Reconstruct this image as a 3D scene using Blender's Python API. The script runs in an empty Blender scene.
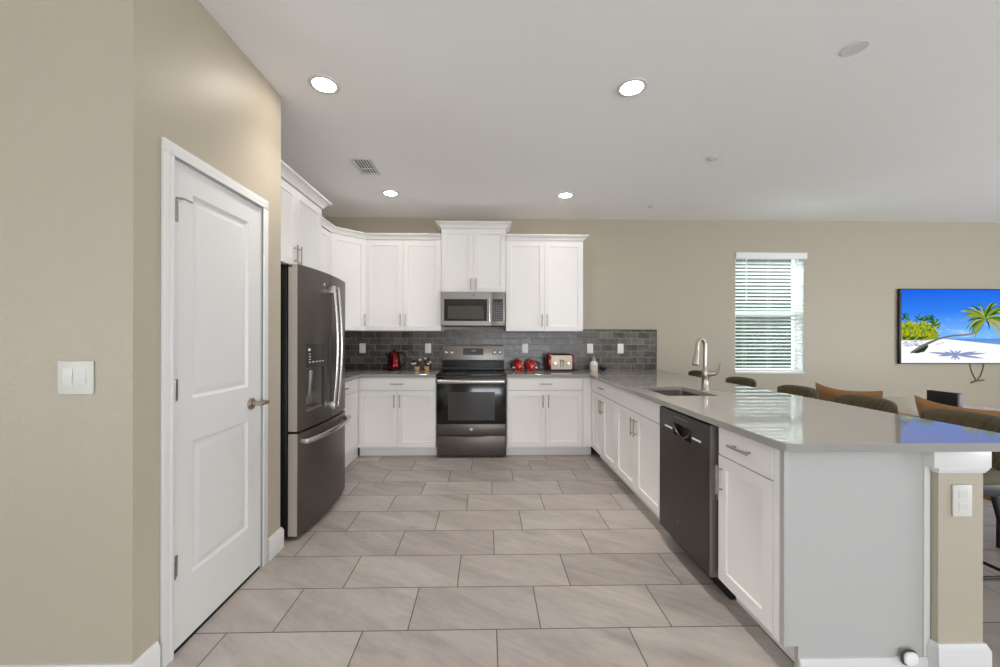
import bpy, bmesh, math, random
from mathutils import Vector, Matrix, Euler
PI = math.pi
random.seed(7)
scene = bpy.context.scene
COL = scene.collection

# ------------------------------------------------------------------ camera
cam_d = bpy.data.cameras.new('camera')
cam_d.sensor_width = 36.0
cam_d.lens = 386.0 / 1000.0 * 36.0
cam_d.shift_x = 0.0049
cam_d.shift_y = 0.0045
cam_d.clip_start = 0.02
cam_d.clip_end = 200
cam = bpy.data.objects.new('camera', cam_d)
COL.objects.link(cam)
cam.matrix_world = (Matrix.Translation((0, 0, 1.315)) @ Matrix.Rotation(math.radians(-1.2), 4, 'Z')
                    @ Matrix.Rotation(math.radians(90), 4, 'X') @ Matrix.Rotation(math.radians(0.12), 4, 'Z'))
scene.camera = cam

# ------------------------------------------------------------------ world, fill lights, exposure
world = bpy.data.worlds.new('world')
scene.world = world
world.use_nodes = True
world.node_tree.nodes['Background'].inputs['Color'].default_value = (0.95, 0.98, 1.0, 1)
world.node_tree.nodes['Background'].inputs['Strength'].default_value = 13.0

def area_light(name, loc, rot, sx, sy, power, color):
    d = bpy.data.lights.new(name, 'AREA')
    d.shape = 'RECTANGLE'; d.size = sx; d.size_y = sy
    d.energy = power; d.color = color
    o = bpy.data.objects.new(name, d); COL.objects.link(o)
    o.location = loc; o.rotation_euler = rot
    return o
# added fill lights standing in for daylight; the unseen walls have no openings
FILL_TINT = (0.84, 0.92, 1.0)
area_light('added_fill_rear', (1.6, -5.95, 1.25), (math.radians(119), 0, 0), 4.4, 2.3, 255, FILL_TINT)
area_light('added_fill_right', (8.95, -0.8, 1.45), (math.radians(128), 0, math.radians(90)), 4.2, 1.9, 370, FILL_TINT)
area_light('added_fill_left', (-4.45, -2.6, 1.45), (math.radians(98), 0, math.radians(-90)), 3.2, 1.9, 90, FILL_TINT)
CAN_STRENGTH = 54.0

vs = scene.view_settings
vs.view_transform = 'Standard'
vs.look = 'None'
vs.exposure = 0.52
vs.gamma = 1.0
vs.use_curve_mapping = False
scene.cycles.use_denoising = True
scene.cycles.max_bounces = 12
scene.cycles.diffuse_bounces = 9
scene.cycles.sample_clamp_indirect = 10.0

# ------------------------------------------------------------------ materials
def lin(c):
    return tuple(((v / 255) / 12.92 if v / 255 <= 0.04045 else ((v / 255 + 0.055) / 1.055) ** 2.4) for v in c)

def mat(name, rgb, rough=0.5, metal=0.0, spec=0.5, bump=0.0, bscale=200.0, coat=0.0, var=0.0, vscale=5.0, stretch=None, sheen=0.0, emit=0.0, bdist=0.001):
    m = bpy.data.materials.new(name); m.use_nodes = True
    nt = m.node_tree; b = nt.nodes['Principled BSDF']
    c = lin(rgb) + (1,)
    b.inputs['Base Color'].default_value = c
    b.inputs['Roughness'].default_value = rough
    b.inputs['Metallic'].default_value = metal
    b.inputs['Specular IOR Level'].default_value = spec
    b.inputs['Coat Weight'].default_value = coat
    b.inputs['Coat Roughness'].default_value = 0.05
    b.inputs['Sheen Weight'].default_value = sheen
    if emit:
        b.inputs['Emission Color'].default_value = c
        b.inputs['Emission Strength'].default_value = emit
    tc = nt.nodes.new('ShaderNodeTexCoord')
    src = tc.outputs['Object']
    if stretch:
        mp = nt.nodes.new('ShaderNodeMapping'); mp.inputs['Scale'].default_value = stretch
        nt.links.new(src, mp.inputs['Vector']); src = mp.outputs['Vector']
    n = nt.nodes.new('ShaderNodeTexNoise'); n.inputs['Scale'].default_value = vscale; n.inputs['Detail'].default_value = 4
    nt.links.new(src, n.inputs['Vector'])
    mx = nt.nodes.new('ShaderNodeMix'); mx.data_type = 'RGBA'
    k = max(var, 0.01)
    mx.inputs['A'].default_value = tuple(v * (1 - k) for v in c[:3]) + (1,)
    mx.inputs['B'].default_value = tuple(min(1, v * (1 + k)) for v in c[:3]) + (1,)
    nt.links.new(n.outputs['Fac'], mx.inputs['Factor'])
    nt.links.new(mx.outputs['Result'], b.inputs['Base Color'])
    if bump:
        n2 = nt.nodes.new('ShaderNodeTexNoise'); n2.inputs['Scale'].default_value = bscale; n2.inputs['Detail'].default_value = 3
        nt.links.new(src, n2.inputs['Vector'])
        bp = nt.nodes.new('ShaderNodeBump'); bp.inputs['Strength'].default_value = bump; bp.inputs['Distance'].default_value = bdist
        nt.links.new(n2.outputs['Fac'], bp.inputs['Height'])
        nt.links.new(bp.outputs['Normal'], b.inputs['Normal'])
    return m

def emission(name, rgb, strength):
    m = bpy.data.materials.new(name); m.use_nodes = True
    nt = m.node_tree; nt.nodes.clear()
    e = nt.nodes.new('ShaderNodeEmission'); o = nt.nodes.new('ShaderNodeOutputMaterial')
    e.inputs['Color'].default_value = lin(rgb) + (1,); e.inputs['Strength'].default_value = strength
    nt.links.new(e.outputs[0], o.inputs[0])
    return m

class NT:                                           # small node-graph helper
    def __init__(s, m): s.nt = m.node_tree
    def math(s, op, a, b=None, c=None):
        n = s.nt.nodes.new('ShaderNodeMath'); n.operation = op
        for i, v in enumerate((a, b, c)):
            if v is None: continue
            if isinstance(v, (int, float)): n.inputs[i].default_value = v
            else: s.nt.links.new(v, n.inputs[i])
        return n.outputs[0]
    def comb(s, x, y, z):
        n = s.nt.nodes.new('ShaderNodeCombineXYZ')
        for i, v in enumerate((x, y, z)):
            if isinstance(v, (int, float)): n.inputs[i].default_value = v
            else: s.nt.links.new(v, n.inputs[i])
        return n.outputs[0]
    def mix(s, f, a, b):
        n = s.nt.nodes.new('ShaderNodeMix'); n.data_type = 'RGBA'
        for k, v in (('Factor', f), ('A', a), ('B', b)):
            if isinstance(v, (int, float)): n.inputs[k].default_value = v
            elif isinstance(v, tuple): n.inputs[k].default_value = v + (1,) if len(v) == 3 else v
            else: s.nt.links.new(v, n.inputs[k])
        return n.outputs['Result']
    def ramp(s, f, stops):
        n = s.nt.nodes.new('ShaderNodeValToRGB'); s.nt.links.new(f, n.inputs[0])
        cr = n.color_ramp
        while len(cr.elements) < len(stops): cr.elements.new(0.5)
        for e, (p, c) in zip(cr.elements, stops):
            e.position = p; e.color = tuple(c) + (1,)
        return n.outputs[0]
    def noise(s, vec, scale, detail=4, rough=0.5, dist=0.0):
        n = s.nt.nodes.new('ShaderNodeTexNoise')
        n.inputs['Scale'].default_value = scale; n.inputs['Detail'].default_value = detail
        n.inputs['Roughness'].default_value = rough; n.inputs['Distortion'].default_value = dist
        s.nt.links.new(vec, n.inputs['Vector']); return n.outputs['Fac']

def tile_material(name, ax, w, h, x_off, y_off, step, grout_w, cols, grout, rough, vein, bump=0.6, coat=0.0, gvar=0.0):
    """Tiles w x h on object axes ax; each row of tiles is shifted by step of a tile."""
    m = bpy.data.materials.new(name); m.use_nodes = True
    g = NT(m); nt = m.node_tree; b = nt.nodes['Principled BSDF']
    tc = nt.nodes.new('ShaderNodeTexCoord'); sp = nt.nodes.new('ShaderNodeSeparateXYZ')
    nt.links.new(tc.outputs['Object'], sp.inputs[0])
    x, y = sp.outputs[ax[0]], sp.outputs[ax[1]]
    ry = g.math('DIVIDE', g.math('SUBTRACT', y, y_off), h)
    row = g.math('FLOOR', ry)
    fy = g.math('MULTIPLY', g.math('FRACT', ry), h)
    rx = g.math('SUBTRACT', g.math('DIVIDE', g.math('SUBTRACT', x, x_off), w), g.math('MULTIPLY', row, step))
    colm = g.math('FLOOR', rx)
    fx = g.math('MULTIPLY', g.math('FRACT', rx), w)
    dx = g.math('MINIMUM', fx, g.math('SUBTRACT', w, fx))
    dy = g.math('MINIMUM', fy, g.math('SUBTRACT', h, fy))
    d = g.math('MINIMUM', dx, dy)
    tile = g.math('GREATER_THAN', d, grout_w / 2)
    wn = nt.nodes.new('ShaderNodeTexWhiteNoise'); wn.noise_dimensions = '3D'
    nt.links.new(g.comb(colm, row, 3.7), wn.inputs['Vector'])
    rnd = wn.outputs['Value']
    vx = g.comb(g.math('ADD', g.math('MULTIPLY', x, vein[0]), g.math('MULTIPLY', rnd, 37.0)),
                g.math('ADD', g.math('MULTIPLY', g.math('ADD', y, g.math('MULTIPLY', x, vein[2])), vein[1]), g.math('MULTIPLY', rnd, 91.0)), rnd)
    n1 = g.noise(vx, 1.0, 6, 0.62, 0.6)
    n2 = g.noise(vx, 9.0, 4, 0.6)
    f = g.math('ADD', g.math('ADD', g.math('MULTIPLY', n1, 0.85), g.math('MULTIPLY', n2, 0.3)), g.math('MULTIPLY', g.math('SUBTRACT', rnd, 0.5), 0.22))
    c = g.ramp(f, [(0.38, cols[0]), (0.57, cols[1]), (0.76, cols[2])])
    c = g.mix(tile, grout, c)
    nt.links.new(c, b.inputs['Base Color'])
    nt.links.new(g.math('ADD', g.math('MULTIPLY', tile, rough - 0.8), 0.8), b.inputs['Roughness'])
    b.inputs['Coat Weight'].default_value = coat
    ht = g.math('MINIMUM', g.math('DIVIDE', d, grout_w), 1.0)
    if gvar:                                        # slightly uneven glaze
        ht = g.math('ADD', ht, g.math('MULTIPLY', g.noise(g.comb(g.math('MULTIPLY', x, 14.0), g.math('MULTIPLY', y, 14.0), rnd), 1.0, 2), gvar))
    bp = nt.nodes.new('ShaderNodeBump'); bp.inputs['Strength'].default_value = bump; bp.inputs['Distance'].default_value = 0.002
    nt.links.new(ht, bp.inputs['Height']); nt.links.new(bp.outputs['Normal'], b.inputs['Normal'])
    return m

M = {}
M['wall'] = mat('beige_paint', (181, 171, 153), 0.42, spec=0.35, bump=0.6, bscale=150, bdist=0.002)
M['ceiling'] = mat('ceiling_paint', (247, 246, 245), 0.8, spec=0.2, bump=0.35, bscale=90)
M['trim'] = mat('white_trim_paint', (220, 219, 217), 0.35, bump=0.02)
M['cab'] = mat('white_cabinet_paint', (243, 240, 238), 0.38, spec=0.4)
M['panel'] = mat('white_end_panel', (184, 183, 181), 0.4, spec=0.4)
M['floor'] = tile_material('floor_tile', (0, 1), 0.6, 0.3, 0.41 * 0.6, 1.742, 1 / 3.0, 0.005,
                           (lin((150, 142, 136)), lin((169, 161, 155)), lin((184, 177, 171))), lin((92, 84, 78)), 0.42, (1.6, 5.0, 0.55), bump=0.35)
M['splash'] = tile_material('backsplash_tile', (0, 2), 0.157, 0.0785, 2.142, 0.918, 0.5, 0.004,
                            (lin((66, 62, 58)), lin((92, 87, 82)), lin((118, 112, 106))), lin((150, 144, 136)), 0.26, (5.0, 7.0, 0.2), bump=0.4, coat=0.0, gvar=0.5)
M['splash_side'] = tile_material('backsplash_tile_side', (1, 2), 0.157, 0.0785, 4.86, 0.918, 0.5, 0.004,
                            (lin((66, 62, 58)), lin((92, 87, 82)), lin((118, 112, 106))), lin((150, 144, 136)), 0.26, (5.0, 7.0, 0.2), bump=0.4, coat=0.0, gvar=0.5)
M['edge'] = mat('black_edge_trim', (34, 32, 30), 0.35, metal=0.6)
M['quartz'] = mat('grey_quartz', (157, 154, 150), 0.02, spec=0.27, var=0.05, vscale=300)
M['steel'] = mat('brushed_steel', (196, 192, 188), 0.27, metal=1.0, bump=0.05, bscale=60, stretch=(1, 1, 30))
M['sinksteel'] = mat('sink_steel', (128, 124, 120), 0.36, metal=0.9)
M['nickel'] = mat('brushed_nickel', (178, 168, 158), 0.28, metal=1.0)
M['chrome'] = mat('polished_steel', (205, 202, 198), 0.26, metal=1.0)
M['slate'] = mat('slate_steel', (104, 97, 92), 0.38, metal=0.8, bump=0.03, bscale=80, stretch=(1, 1, 25))
M['slate_edge'] = mat('slate_edge_grey', (190, 180, 170), 0.45, metal=0.3)
M['slate_dark'] = mat('dark_slate', (76, 70, 66), 0.38, metal=0.6)
M['slate_light'] = mat('light_slate_steel', (146, 140, 135), 0.38, metal=0.8)
M['black'] = mat('black_plastic', (22, 21, 21), 0.42)
M['blackgloss'] = mat('black_glass', (12, 12, 13), 0.13, spec=0.6)
M['ovenglass'] = mat('oven_window_glass', (58, 56, 55), 0.12, spec=0.6)
M['micglass'] = mat('microwave_window', (74, 71, 69), 0.06, spec=0.8)
M['darkgrey'] = mat('dark_grey_plastic', (62, 60, 60), 0.35)
M['grey'] = mat('grey_plastic', (150, 148, 146), 0.45)
M['plate'] = mat('white_plastic', (246, 243, 239), 0.35)
M['plate_wall'] = mat('wall_plate_white', (212, 210, 204), 0.4)
M['slot'] = mat('slot_dark', (196, 191, 186), 0.6)
M['blind'] = mat('white_blind', (240, 241, 240), 0.45)
def slat_mat():
    m = bpy.data.materials.new('translucent_white_slat'); m.use_nodes = True
    nt = m.node_tree; b = nt.nodes['Principled BSDF']
    b.inputs['Base Color'].default_value = (0.87, 0.88, 0.87, 1); b.inputs['Roughness'].default_value = 0.45
    t = nt.nodes.new('ShaderNodeBsdfTranslucent'); t.inputs['Color'].default_value = (0.86, 0.90, 0.88, 1)
    mx = nt.nodes.new('ShaderNodeMixShader'); mx.inputs[0].default_value = 0.45
    nt.links.new(b.outputs[0], mx.inputs[1]); nt.links.new(t.outputs[0], mx.inputs[2])
    nt.links.new(mx.outputs[0], nt.nodes['Material Output'].inputs[0])
    return m
M['slat'] = slat_mat()
M['red'] = mat('red_enamel', (100, 6, 10), 0.22, coat=0.3, metal=0.8)
M['redjar'] = mat('red_glaze', (196, 26, 22), 0.2, coat=0.5)
M['cream'] = mat('cream_enamel', (222, 204, 182), 0.3, coat=0.2)
M['tan'] = mat('tan_ceramic', (200, 164, 108), 0.5)
M['whiteglaze'] = mat('white_glaze', (240, 235, 228), 0.25)
M['flower'] = mat('dark_red_petals', (92, 20, 24), 0.6)
M['stem'] = mat('dark_stem', (52, 44, 32), 0.7)
M['olive'] = mat('olive_velvet', (84, 74, 48), 0.8, sheen=0.12, var=0.25, vscale=14)
M['tanvelvet'] = mat('tan_velvet', (168, 124, 74), 0.75, sheen=0.15, var=0.22, vscale=9)
M['orange'] = mat('orange_velvet', (214, 96, 38), 0.75, sheen=0.3, var=0.1, vscale=9)
M['tablewhite'] = mat('white_lacquer', (226, 220, 210), 0.2)
M['tabletop'] = mat('pale_stone_tabletop', (198, 190, 174), 0.25)
M['cord'] = mat('grey_brown_cord', (112, 96, 82), 0.6)
M['outdoor'] = mat('outdoor_wall', (9, 15, 13), 0.9, var=0.3, vscale=2)
M['outground'] = mat('outdoor_ground', (12, 17, 12), 0.9, var=0.2)
M['can'] = emission('can_light_lens', (255, 245, 234), CAN_STRENGTH)
M['speaker'] = mat('speaker_cloth', (222, 220, 218), 0.8, bump=0.4, bscale=700)

def glass_mat():
    m = bpy.data.materials.new('window_glass'); m.use_nodes = True
    nt = m.node_tree; nt.nodes.clear()
    o = nt.nodes.new('ShaderNodeOutputMaterial'); t = nt.nodes.new('ShaderNodeBsdfTransparent'); gl = nt.nodes.new('ShaderNodeBsdfGlossy')
    gl.inputs['Roughness'].default_value = 0.02
    t.inputs['Color'].default_value = (0.93, 0.97, 0.95, 1)
    lw = nt.nodes.new('ShaderNodeFresnel'); lw.inputs['IOR'].default_value = 1.08
    mx = nt.nodes.new('ShaderNodeMixShader')
    nt.links.new(lw.outputs[0], mx.inputs[0]); nt.links.new(t.outputs[0], mx.inputs[1]); nt.links.new(gl.outputs[0], mx.inputs[2])
    nt.links.new(mx.outputs[0], o.inputs[0])
    return m
M['glass'] = glass_mat()

def dots_mat():
    m = bpy.data.materials.new('red_white_dots'); m.use_nodes = True
    g = NT(m); nt = m.node_tree; b = nt.nodes['Principled BSDF']
    tc = nt.nodes.new('ShaderNodeTexCoord')
    v = nt.nodes.new('ShaderNodeTexVoronoi'); v.inputs['Scale'].default_value = 26; v.inputs['Randomness'].default_value = 0.35
    nt.links.new(tc.outputs['Object'], v.inputs['Vector'])
    f = g.math('LESS_THAN', v.outputs['Distance'], 0.30)
    nt.links.new(g.mix(f, lin((186, 22, 20)), lin((238, 214, 204))), b.inputs['Base Color'])
    b.inputs['Roughness'].default_value = 0.2; b.inputs['Coat Weight'].default_value = 0.5
    return m
M['dots'] = dots_mat()

# ------------------------------------------------------------------ mesh helpers
class MB:
    def __init__(s): s.bm = bmesh.new(); s.mi = 0
    def mat(s, i): s.mi = i; return s
    def _merge(s, t, mtx=None):
        if mtx is not None: bmesh.ops.transform(t, matrix=mtx, verts=t.verts)
        bmesh.ops.recalc_face_normals(t, faces=t.faces)
        for f in t.faces: f.material_index = s.mi; f.smooth = True
        me = bpy.data.meshes.new('tmp'); t.to_mesh(me); t.free()
        s.bm.from_mesh(me); bpy.data.meshes.remove(me)
        return s
    def box(s, x0, x1, y0, y1, z0, z1, bev=0.0, seg=2, mtx=None):
        t = bmesh.new()
        bmesh.ops.create_cube(t, size=1.0)
        for v in t.verts:
            v.co = Vector(((x0 + x1) / 2 + v.co.x * (x1 - x0), (y0 + y1) / 2 + v.co.y * (y1 - y0), (z0 + z1) / 2 + v.co.z * (z1 - z0)))
        if bev > 0:
            bmesh.ops.bevel(t, geom=t.edges[:], offset=bev, segments=seg, affect='EDGES', profile=0.5)
        return s._merge(t, mtx)
    def prism(s, pts, z0, z1, mtx=None, bev=0.0):
        """polygon in XY extruded z0..z1"""
        t = bmesh.new()
        n = len(pts)
        lo = [t.verts.new((p[0], p[1], z0)) for p in pts]; hi = [t.verts.new((p[0], p[1], z1)) for p in pts]
        t.faces.new(lo); t.faces.new(hi)
        for i in range(n): t.faces.new((lo[i], lo[(i + 1) % n], hi[(i + 1) % n], hi[i]))
        bmesh.ops.recalc_face_normals(t, faces=t.faces)
        if bev > 0:
            es = [e for e in t.edges if e.calc_face_angle(0) > 0.6]
            bmesh.ops.bevel(t, geom=es, offset=bev, segments=2, affect='EDGES', profile=0.5)
        return s._merge(t, mtx)
    def tube(s, pts, r, n=10, cap=True, flat=None, closed=False):
        P = [Vector(p) for p in pts]; t = bmesh.new(); rings = []
        N = len(P)
        up = None
        for i, p in enumerate(P):
            if closed: d = P[(i + 1) % N] - P[i - 1]
            else: d = (P[min(i + 1, N - 1)] - P[max(i - 1, 0)])
            d.normalize()
            if up is None:
                up = Vector((0, 0, 1)) if abs(d.z) < 0.9 else Vector((1, 0, 0))
            a = up - d * up.dot(d); a.normalize(); up = a
            b = d.cross(a)
            rr = r[i] if isinstance(r, (list, tuple)) else r
            fa, fb = flat or (1, 1)
            rings.append([t.verts.new(p + a * (math.cos(2 * PI * k / n) * rr * fa) + b * (math.sin(2 * PI * k / n) * rr * fb)) for k in range(n)])
        for i in range(N if closed else N - 1):
            A, B = rings[i], rings[(i + 1) % N]
            for k in range(n): t.faces.new((A[k], A[(k + 1) % n], B[(k + 1) % n], B[k]))
        if cap and not closed:
            t.faces.new(rings[0]); t.faces.new(rings[-1])
        return s._merge(t)
    def lathe(s, prof, c=(0, 0, 0), n=28, mtx=None):
        t = bmesh.new(); rings = []
        for r, z in prof:
            if r < 1e-6: rings.append([t.verts.new((c[0], c[1], c[2] + z))])
            else: rings.append([t.verts.new((c[0] + r * math.cos(2 * PI * k / n), c[1] + r * math.sin(2 * PI * k / n), c[2] + z)) for k in range(n)])
        for A, B in zip(rings, rings[1:]):
            if len(A) == 1 and len(B) == 1: continue
            for k in range(n):
                if len(A) == 1: t.faces.new((A[0], B[(k + 1) % n], B[k]))
                elif len(B) == 1: t.faces.new((A[k], A[(k + 1) % n], B[0]))
                else: t.faces.new((A[k], A[(k + 1) % n], B[(k + 1) % n], B[k]))
        if len(rings[0]) > 1: t.faces.new(rings[0])
        if len(rings[-1]) > 1: t.faces.new(rings[-1])
        return s._merge(t, mtx)
    def cyl(s, p0, p1, r, n=20):
        return s.tube([p0, p1], r, n)
    def grid(s, rows, weld=True, closed=False):
        t = bmesh.new()
        V = [[t.verts.new(p) for p in r] for r in rows]
        for a, b in zip(V, V[1:]):
            for k in range(len(a) - 1): t.faces.new((a[k], a[k + 1], b[k + 1], b[k]))
        return s._merge(t)
    def front(s, w, h, t_, holes, prof, x=0.0, z=0.0, y=0.0):
        """slab w x h, thickness t_, front at y facing -y; each hole (x0,x1,z0,z1) gets nested rings prof=[(inset,depth)]"""
        t = bmesh.new()
        def q(*p): t.faces.new([t.verts.new((x + a, y + b, z + c)) for a, b, c in p])
        xs = sorted({0.0, w} | {v for o in holes for v in o[:2]}); zs = sorted({0.0, h} | {v for o in holes for v in o[2:]})
        for i in range(len(xs) - 1):
            for j in range(len(zs) - 1):
                cx, cz = (xs[i] + xs[i + 1]) / 2, (zs[j] + zs[j + 1]) / 2
                if any(o[0] < cx < o[1] and o[2] < cz < o[3] for o in holes): continue
                q((xs[i], 0, zs[j]), (xs[i + 1], 0, zs[j]), (xs[i + 1], 0, zs[j + 1]), (xs[i], 0, zs[j + 1]))
        for o in holes:
            rings = [(0.0, 0.0)] + list(prof)
            R = []
            for ins, dep in rings:
                a0, a1, c0, c1 = o[0] + ins, o[1] - ins, o[2] + ins, o[3] - ins
                R.append([(a0, dep, c0), (a1, dep, c0), (a1, dep, c1), (a0, dep, c1)])
            for A, B in zip(R, R[1:]):
                for k in range(4): q(A[k], A[(k + 1) % 4], B[(k + 1) % 4], B[k])
            q(*R[-1])
        q((0, t_, 0), (0, t_, h), (w, t_, h), (w, t_, 0))
        q((0, 0, 0), (0, 0, h), (0, t_, h), (0, t_, 0)); q((w, 0, 0), (w, t_, 0), (w, t_, h), (w, 0, h))
        q((0, 0, 0), (0, t_, 0), (w, t_, 0), (w, 0, 0)); q((0, 0, h), (w, 0, h), (w, t_, h), (0, t_, h))
        bmesh.ops.remove_doubles(t, verts=t.verts, dist=1e-5)
        return s._merge(t)
    def sweep(s, path, prof, z0, side=1):
        """profile (out, up) mitred along an XY path; side=1 puts 'out' on the right of travel"""
        t = bmesh.new(); P = [Vector((p[0], p[1])) for p in path]; rings = []
        for i, p in enumerate(P):
            ns = []
            if i > 0: d = (P[i] - P[i - 1]).normalized(); ns.append(Vector((d.y, -d.x)) * side)
            if i < len(P) - 1: d = (P[i + 1] - P[i]).normalized(); ns.append(Vector((d.y, -d.x)) * side)
            if len(ns) == 2:
                m = (ns[0] + ns[1]).normalized(); m = m / m.dot(ns[0])
            else: m = ns[0]
            rings.append([t.verts.new((p.x + m.x * o, p.y + m.y * o, z0 + u)) for o, u in prof])
        n = len(prof)
        for A, B in zip(rings, rings[1:]):
            for k in range(n): t.faces.new((A[k], A[(k + 1) % n], B[(k + 1) % n], B[k]))
        t.faces.new(rings[0]); t.faces.new(rings[-1])
        return s._merge(t)
    def build(s, name, m, parent=None, sharp=35):
        me = bpy.data.meshes.new(name); s.bm.to_mesh(me); s.bm.free()
        for x in (m if isinstance(m, (list, tuple)) else [m]): me.materials.append(x)
        me.set_sharp_from_angle(angle=math.radians(sharp))
        o = bpy.data.objects.new(name, me); COL.objects.link(o)
        if parent: o.parent = parent
        return o

def thing(name, label, cat, loc=(0, 0, 0), rz=0.0, group=None):
    o = bpy.data.objects.new(name, None); COL.objects.link(o)
    o.empty_display_size = 0.1
    o.location = loc; o.rotation_euler = (0, 0, rz)
    return tag(o, label, cat, group)
def tag(o, label, cat, group=None):
    o['label'] = label; o['category'] = cat; o['kind'] = 'thing'
    if group: o['group'] = group
    return o
def struct(o, label=None):
    o['kind'] = 'structure'
    if label: o['label'] = label
    return o
def dup(root, loc, rz, label=None):
    r = root.copy(); COL.objects.link(r); r.location = loc; r.rotation_euler = (0, 0, rz)
    if label: r['label'] = label
    for ch in list(root.children):
        c = ch.copy(); COL.objects.link(c); c.parent = r
        for g in list(ch.children):
            d = g.copy(); COL.objects.link(d); d.parent = c
    return r
def bez(p0, p1, p2, p3, n=12):
    P = [Vector(p) for p in (p0, p1, p2, p3)]
    return [P[0] * (1 - t) ** 3 + P[1] * 3 * t * (1 - t) ** 2 + P[2] * 3 * t * t * (1 - t) + P[3] * t ** 3 for t in (i / n for i in range(n + 1))]

# ------------------------------------------------------------------ the room
CH, CT, ST = 2.82, 0.918, 0.886                      # ceiling, worktop top and underside
BY, LX, PX = 4.86, -2.03, -1.29                     # back wall, kitchen left wall, pantry wall
PN, PE = 1.434, 2.44                                # pantry: near face, far end

o = MB().box(-4.6, 9.1, -6.1, BY + 0.2, -0.1, 0).build('floor', M['floor']); struct(o)
o = MB().box(-4.6, 9.1, -6.1, BY + 0.2, CH, CH + 0.1).build('ceiling', M['ceiling']); struct(o)
# back wall with the window opening
WX0, WX1, WZ0, WZ1 = 3.165, 4.06, 0.885, 2.40
b = MB()
b.box(LX - 0.1, WX0, BY, BY + 0.17, 0, CH).box(WX1, 9.1, BY, BY + 0.17, 0, CH).box(WX0, WX1, BY, BY + 0.17, 0, WZ0).box(WX0, WX1, BY, BY + 0.17, WZ1, CH)
struct(b.build('wall_back', M['wall']))
struct(MB().box(LX - 0.1, LX, PE - 0.1, BY, 0, CH).build('wall_kitchen_left', M['wall']))
struct(MB().box(-4.6, PX, PN, PN + 0.11, 0, CH).build('wall_left_near', M['wall']))
# pantry side wall with its door opening, and the pantry's far end
DY0, DY1, DZ = 1.598, 2.238, 2.062
b = MB()
b.box(PX - 0.11, PX, PN + 0.11, DY0, 0, CH).box(PX - 0.11, PX, DY1, PE, 0, CH).box(PX - 0.11, PX, DY0, DY1, DZ, CH)
struct(b.build('wall_pantry_side', M['wall']))
struct(MB().box(LX, PX - 0.11, PE - 0.1, PE, 0, CH).build('wall_pantry_end', M['wall']))
struct(MB().box(-4.6, -4.5, -6, PN, 0, CH).build('wall_left', M['wall']))
struct(MB().box(9.0, 9.1, -6, BY, 0, CH).build('wall_right', M['wall']))
struct(MB().box(-4.6, 9.1, -6.1, -6.0, 0, CH).build('wall_rear', M['wall']))

# baseboards
BBP = [(0, 0), (0.016, 0), (0.016, 0.106), (0.011, 0.116), (0.007, 0.128), (0, 0.128)]
struct(MB().sweep([(-4.5, PN - 0.0), (PX, PN), (PX, DY0 - 0.062)], BBP, 0, 1).build('baseboard_left', M['trim']))
struct(MB().sweep([(PX, DY1 + 0.062), (PX, PE), (PX - 0.1, PE)], BBP, 0, 1).build('baseboard_pantry', M['trim']))
struct(MB().sweep([(1.925, BY), (8.99, BY)], BBP, 0, 1).build('baseboard_back', M['trim']))

# pantry door casing and jamb
b = MB()
cp = [(0, 0), (0.0, 0.018), (0.012, 0.021), (0.045, 0.015), (0.062, 0.012), (0.062, 0)]
def casing(b, y0, y1, z1):
    W = 0.053
    for (a0, a1, c0, c1) in ((y0 - W, y0, y0 - 0.018, y0), (y1, y1 + W, y1, y1 + 0.018)):
        b.box(PX, PX + 0.012, a0, a1, 0, z1 - 0.0005, 0.003)
        b.box(PX, PX + 0.016, c0, c1, 0, z1 - 0.0005, 0.004)
    b.box(PX, PX + 0.012, y0 - W, y1 + W, z1, z1 + W, 0.003)
    b.box(PX, PX + 0.016, y0 - 0.018, y1 + 0.018, z1, z1 + 0.018, 0.004)
casing(b, DY0 + 0.006, DY1 - 0.006, DZ - 0.006)
b.box(PX - 0.11, PX, DY0, DY0 + 0.008, 0, DZ).box(PX - 0.11, PX, DY1 - 0.008, DY1, 0, DZ).box(PX - 0.11, PX, DY0, DY1, DZ - 0.008, DZ)
struct(b.build('trim_1', M['trim']))
struct(MB().box(PX - 0.04, PX - 0.003, DY0 + 0.009, DY1 - 0.009, 0.0005, 0.015).build('door_gap_shade', M['edge']))  # dark strip standing in for the shade in the gap under the door
# the two-panel pantry door; local x runs to the far side, front faces +X
dr = bpy.data.objects.new('door_1', None)
w, h = DY1 - DY0 - 0.022, DZ - 0.03
bd = MB().front(w, h, 0.035, [(0.112, w - 0.112, 0.265, 0.845), (0.112, w - 0.112, 1.03, h - 0.112)],
                [(0.012, 0.009), (0.02, 0.010), (0.045, 0.003), (0.05, 0.003)])
dr = bd.build('door_1', M['trim'], sharp=20)
dr.location = (PX - 0.001, DY0 + 0.011, 0.018); dr.rotation_euler = (0, 0, PI / 2); struct(dr)
for hz in (0.345, 1.078, 1.823):
    b = MB().box(0.002, 0.030, -0.0025, 0.0, hz - 0.045, hz + 0.045, 0.001)
    for k in range(5): b.cyl((0.004, -0.008, hz - 0.045 + k * 0.018 + 0.001), (0.004, -0.008, hz - 0.045 + k * 0.018 + 0.017), 0.0065, 12)
    if hz > 1.8: b.tube([(0.004, -0.010, hz + 0.047), (0.025, -0.03, hz + 0.05), (0.05, -0.045, hz + 0.042)], 0.0045, 8)
    b.build('hinge', M['nickel'], dr)
kx, kz = w - 0.088, 0.935
b = MB()
b.tube([(kx, 0.0, kz), (kx, -0.008, kz), (kx, -0.012, kz)], [0.032, 0.032, 0.026], 24)
b.cyl((kx, -0.01, kz), (kx, -0.05, kz), 0.011, 16)
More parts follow.
